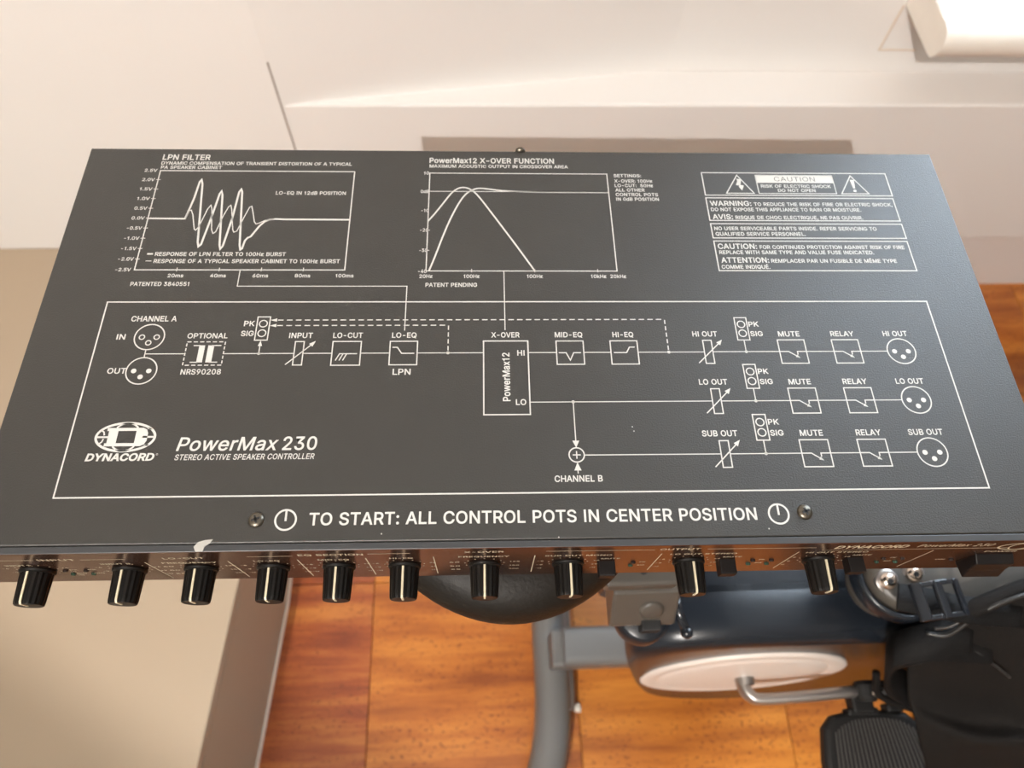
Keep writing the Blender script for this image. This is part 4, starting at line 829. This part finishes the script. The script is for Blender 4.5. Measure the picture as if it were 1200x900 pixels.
# ---------------- black backpack with straps, leaning against the bike ----------------
bag = thing('backpack', 'black fabric backpack with straps leaning on the bike, right of the ribbed pedal', 'bag', (0.52, -0.10, 0))
GO = Vector((0.52, -0.10, 0))
def gobj(name, bm, m, parent=None, **kw):
    bmesh.ops.translate(bm, verts=bm.verts, vec=-GO); return obj(name, bm, m, parent or bag, **kw)
def blob(levels, n=96, amp=0.006, freq=14.0, seed=0.0, p=3.0, dense=6):
    """levels: (z, x0, x1, y0, y1, shear) - soft body lofted upward, with folds"""
    L = []
    for a, b in zip(levels, levels[1:]):
        for q in range(dense):
            t_ = q/dense; s_ = t_*t_*(3-2*t_)
            L.append([a[0]+(b[0]-a[0])*t_]+[a[j]+(b[j]-a[j])*s_ for j in range(1, 5)])
    L.append(list(levels[-1][:5])); rings = []
    for z, x0, x1, y0, y1 in L:
        cx, cy, hx, hy = (x0+x1)/2, (y0+y1)/2, (x1-x0)/2, (y1-y0)/2; r = []
        for i in range(n):
            a = 2*math.pi*i/n; c, s = math.cos(a), math.sin(a)
            P = Vector((cx+hx*math.copysign(abs(c)**(2/p), c), cy+hy*math.copysign(abs(s)**(2/p), s), z))
            d = noise.noise(P*freq+Vector((seed, seed, 0)))*amp + noise.noise(Vector((P.x*freq*0.7, P.y*freq*2.2, P.z*freq*2.6+seed)))*amp*0.8
            P += Vector((c, s, 0.3))*d
            r.append(P)
        rings.append(r)
    bm = bmesh.new(); ringloft(bm, rings); return bm
bm = blob([(0.004, 0.60, 0.88, -0.22, -0.03), (0.03, 0.58, 0.90, -0.24, -0.02), (0.25, 0.485, 0.88, -0.22, -0.015), (0.40, 0.435, 0.86, -0.20, -0.018), (0.45, 0.425, 0.84, -0.18, -0.022), (0.49, 0.45, 0.80, -0.15, -0.04), (0.50, 0.52, 0.72, -0.12, -0.06)], amp=0.010)
gobj('bag_body', bm, 'fabric', smooth=True)
# slack front flap hanging over the pedal side: a thick draped sheet
def sheet(name, grid, th, m, parent=None, sub=1):
    bm = bmesh.new(); R = len(grid); Cc = len(grid[0])
    V = [[bm.verts.new(p) for p in row] for row in grid]
    for i in range(R-1):
        for j in range(Cc-1): bm.faces.new((V[i][j], V[i][j+1], V[i+1][j+1], V[i+1][j]))
    o = gobj(name, bm, m, parent, smooth=True)
    s = o.modifiers.new('solid', 'SOLIDIFY'); s.thickness = th; s.offset = -1
    if sub: q = o.modifiers.new('sub', 'SUBSURF'); q.levels = sub; q.render_levels = sub
    return o
FL = [  # rows run from the back edge to the front; each row from left to right (x, y, z)
 [(0.3090, -0.0026, 0.560), (0.3184, -0.0094, 0.590), (0.3245, -0.0043, 0.620), (0.3561, 0.0084, 0.640), (0.4006, 0.0208, 0.643), (0.56, 0.05, 0.643)],
 [(0.3063, -0.0164, 0.560), (0.3203, -0.0222, 0.580), (0.3388, -0.0179, 0.605), (0.3630, -0.0107, 0.620), (0.4103, 0.0009, 0.632), (0.56, 0.02, 0.635)],
 [(0.3097, -0.0280, 0.550), (0.3280, -0.0345, 0.560), (0.3516, -0.0365, 0.575), (0.3742, -0.0367, 0.590), (0.4209, -0.0304, 0.600), (0.56, -0.02, 0.61)],
 [(0.3130, -0.0398, 0.540), (0.3354, -0.0480, 0.540), (0.3647, -0.0541, 0.545), (0.3876, -0.0569, 0.560), (0.4303, -0.0549, 0.575), (0.56, -0.05, 0.58)],
 [(0.3164, -0.0518, 0.530), (0.3399, -0.0616, 0.525), (0.3718, -0.0707, 0.525), (0.3955, -0.0730, 0.540), (0.4417, -0.0748, 0.550), (0.56, -0.07, 0.56)],
 [(0.3215, -0.0670, 0.520), (0.3393, -0.0745, 0.525), (0.3642, -0.0837, 0.530), (0.3908, -0.0859, 0.540), (0.4435, -0.0894, 0.540), (0.56, -0.09, 0.54)],
 [(0.3317, -0.0887, 0.500), (0.3548, -0.0944, 0.500), (0.3783, -0.0994, 0.505), (0.4062, -0.1003, 0.510), (0.4640, -0.1054, 0.510), (0.56, -0.11, 0.51)],
 [(0.3540, -0.1186, 0.460), (0.3771, -0.1226, 0.460), (0.4016, -0.1266, 0.460), (0.4309, -0.1276, 0.460), (0.4957, -0.1331, 0.460), (0.56, -0.14, 0.46)]]
def refine(G, ku, kv):
    rows = [catmull(r, ku) for r in G]; cols = list(zip(*rows)); out = [catmull(c, kv) for c in cols]; return [list(r) for r in zip(*out)]
G = refine(FL, 7, 6)
for row in G:
    for p in row:
        w = min(1.0, max(0.0, (p.x-0.33)/0.04))
        p.z += w*(0.006*noise.noise(Vector((p.x*16, p.y*34, 3.0)))+0.0035*noise.noise(Vector((p.x*40+p.y*30, p.y*60, 7.0))))
sheet('bag_flap', G, 0.006, 'fabric')
def strap(name, path, width, m, th=0.0022, parent=None, side=None):
    P = catmull(path, 7); g = []
    for i, p in enumerate(P):
        t_ = (P[min(i+1, len(P)-1)]-P[max(i-1, 0)]).normalized(); s = Vector(side).normalized() if side else t_.cross(Vector((0, 0, 1))).normalized()
        g.append([p-s*width/2, p, p+s*width/2])
    return sheet(name, g, th, m, parent, 0)
# wide padded strap looping out to the left
strap('shoulder_strap', [(0.350, -0.020, 0.600), (0.3175, -0.018, 0.604), (0.3024, -0.0175, 0.603), (0.2915, -0.0185, 0.595), (0.2860, -0.0200, 0.575), (0.2920, -0.0290, 0.550), (0.3080, -0.0370, 0.525), (0.335, -0.046, 0.505)], 0.026, 'webbing', 0.004, side=(0.25, 1, 0.15))
strap('webbing_strap', [(0.266, 0.010, 0.640), (0.2761, 0.0070, 0.643), (0.2874, 0.0042, 0.645), (0.3043, 0.0005, 0.642), (0.3278, -0.0020, 0.638), (0.355, -0.004, 0.634)], 0.019, 'webbing', 0.002, side=(0.35, 1, 0))
strap('webbing_tail', [(0.280, -0.020, 0.592), (0.286, -0.018, 0.600), (0.294, -0.017, 0.606), (0.308, -0.015, 0.612), (0.33, -0.014, 0.612)], 0.026, 'webbing', 0.003, side=(0.3, 1, 0.2))
# piping along the zip and flap edges
for pth, r in (([(0.2956, -0.0116, 0.612), (0.3070, -0.0139, 0.618), (0.3162, -0.0070, 0.632), (0.3261, -0.0001, 0.644), (0.3471, 0.0064, 0.652), (0.3867, 0.0150, 0.652), (0.44, 0.024, 0.652)], 0.0016),
               ([(0.2947, -0.0104, 0.625), (0.3023, -0.0100, 0.628), (0.3079, -0.0079, 0.632), (0.3134, -0.0041, 0.636)], 0.0010),
               ([(0.2872, -0.0215, 0.600), (0.2992, -0.0219, 0.600), (0.3123, -0.0206, 0.600), (0.3226, -0.0185, 0.600), (0.3365, -0.0248, 0.600), (0.3496, -0.0328, 0.595), (0.3620, -0.0416, 0.590)], 0.0010)):
    bm = bmesh.new(); tube(bm, catmull(pth, 6), r, n=8); gobj('piping', bm, 'piping', smooth=True)
bm = bmesh.new(); tube(bm, catmull([(0.3086, -0.0039, 0.630), (0.3198, 0.0011, 0.640), (0.3486, 0.0104, 0.646), (0.3956, 0.0218, 0.648), (0.46, 0.03, 0.648)], 6), 0.006, 0.004, n=12); gobj('zip_cover', bm, 'fabric', smooth=True)
bm = bmesh.new(); tube(bm, catmull([(0.300, -0.030, 0.520), (0.308, -0.046, 0.50), (0.335, -0.056, 0.49), (0.38, -0.07, 0.48)], 6), 0.003, n=10); gobj('strap_cord', bm, 'fabric', smooth=True)
# ladder buckle: curved plate with three bars
BK = Vector((0.2872, 0.0052, 0.649)); ux = Vector((0.93, 0.10, -0.12)).normalized(); uy = Vector((0.33, 0.90, 0.0)); uy = (uy-ux*uy.dot(ux)).normalized(); uz = ux.cross(uy)
def bkbox(bm, a0, a1, b0, b1, th=0.0026):
    n = 6; rows = []
    for i in range(n+1):
        a = a0+(a1-a0)*i/n; h = 0.006*(1-(a/0.020)**2)
        rows.append([BK+ux*a+uy*b+uz*(h+q) for b, q in ((b0, 0), (b1, 0), (b1, th), (b0, th))])
    ringloft(bm, rows)
bm = bmesh.new()
bkbox(bm, -0.019, 0.019, -0.0125, -0.0090); bkbox(bm, -0.019, 0.019, 0.0090, 0.0125)
buckle = gobj('buckle_frame', bm, 'buckle', bevel=0.0008)
for a0, a1 in ((-0.019, -0.0125), (-0.005, 0.001), (0.0125, 0.019)):
    bm = bmesh.new(); bkbox(bm, a0, a1, -0.0125, 0.0125, 0.0034); gobj('buckle_bar', bm, 'buckle', buckle, bevel=0.001)

# ---------------- small white scrap on the floor ----------------
bm = bmesh.new(); bmesh.ops.create_icosphere(bm, subdivisions=2, radius=0.0062)
for v in bm.verts:
    v.co += v.co.normalized()*0.0022*noise.noise(v.co*260); v.co.z = max(v.co.z*0.8, -0.0035)
tag(obj('paper_scrap', bm, 'scrap', loc=(0.113, -0.029, 0.0036)), 'tiny crumpled white scrap on the floor beside the grey stabiliser tube', 'scrap')
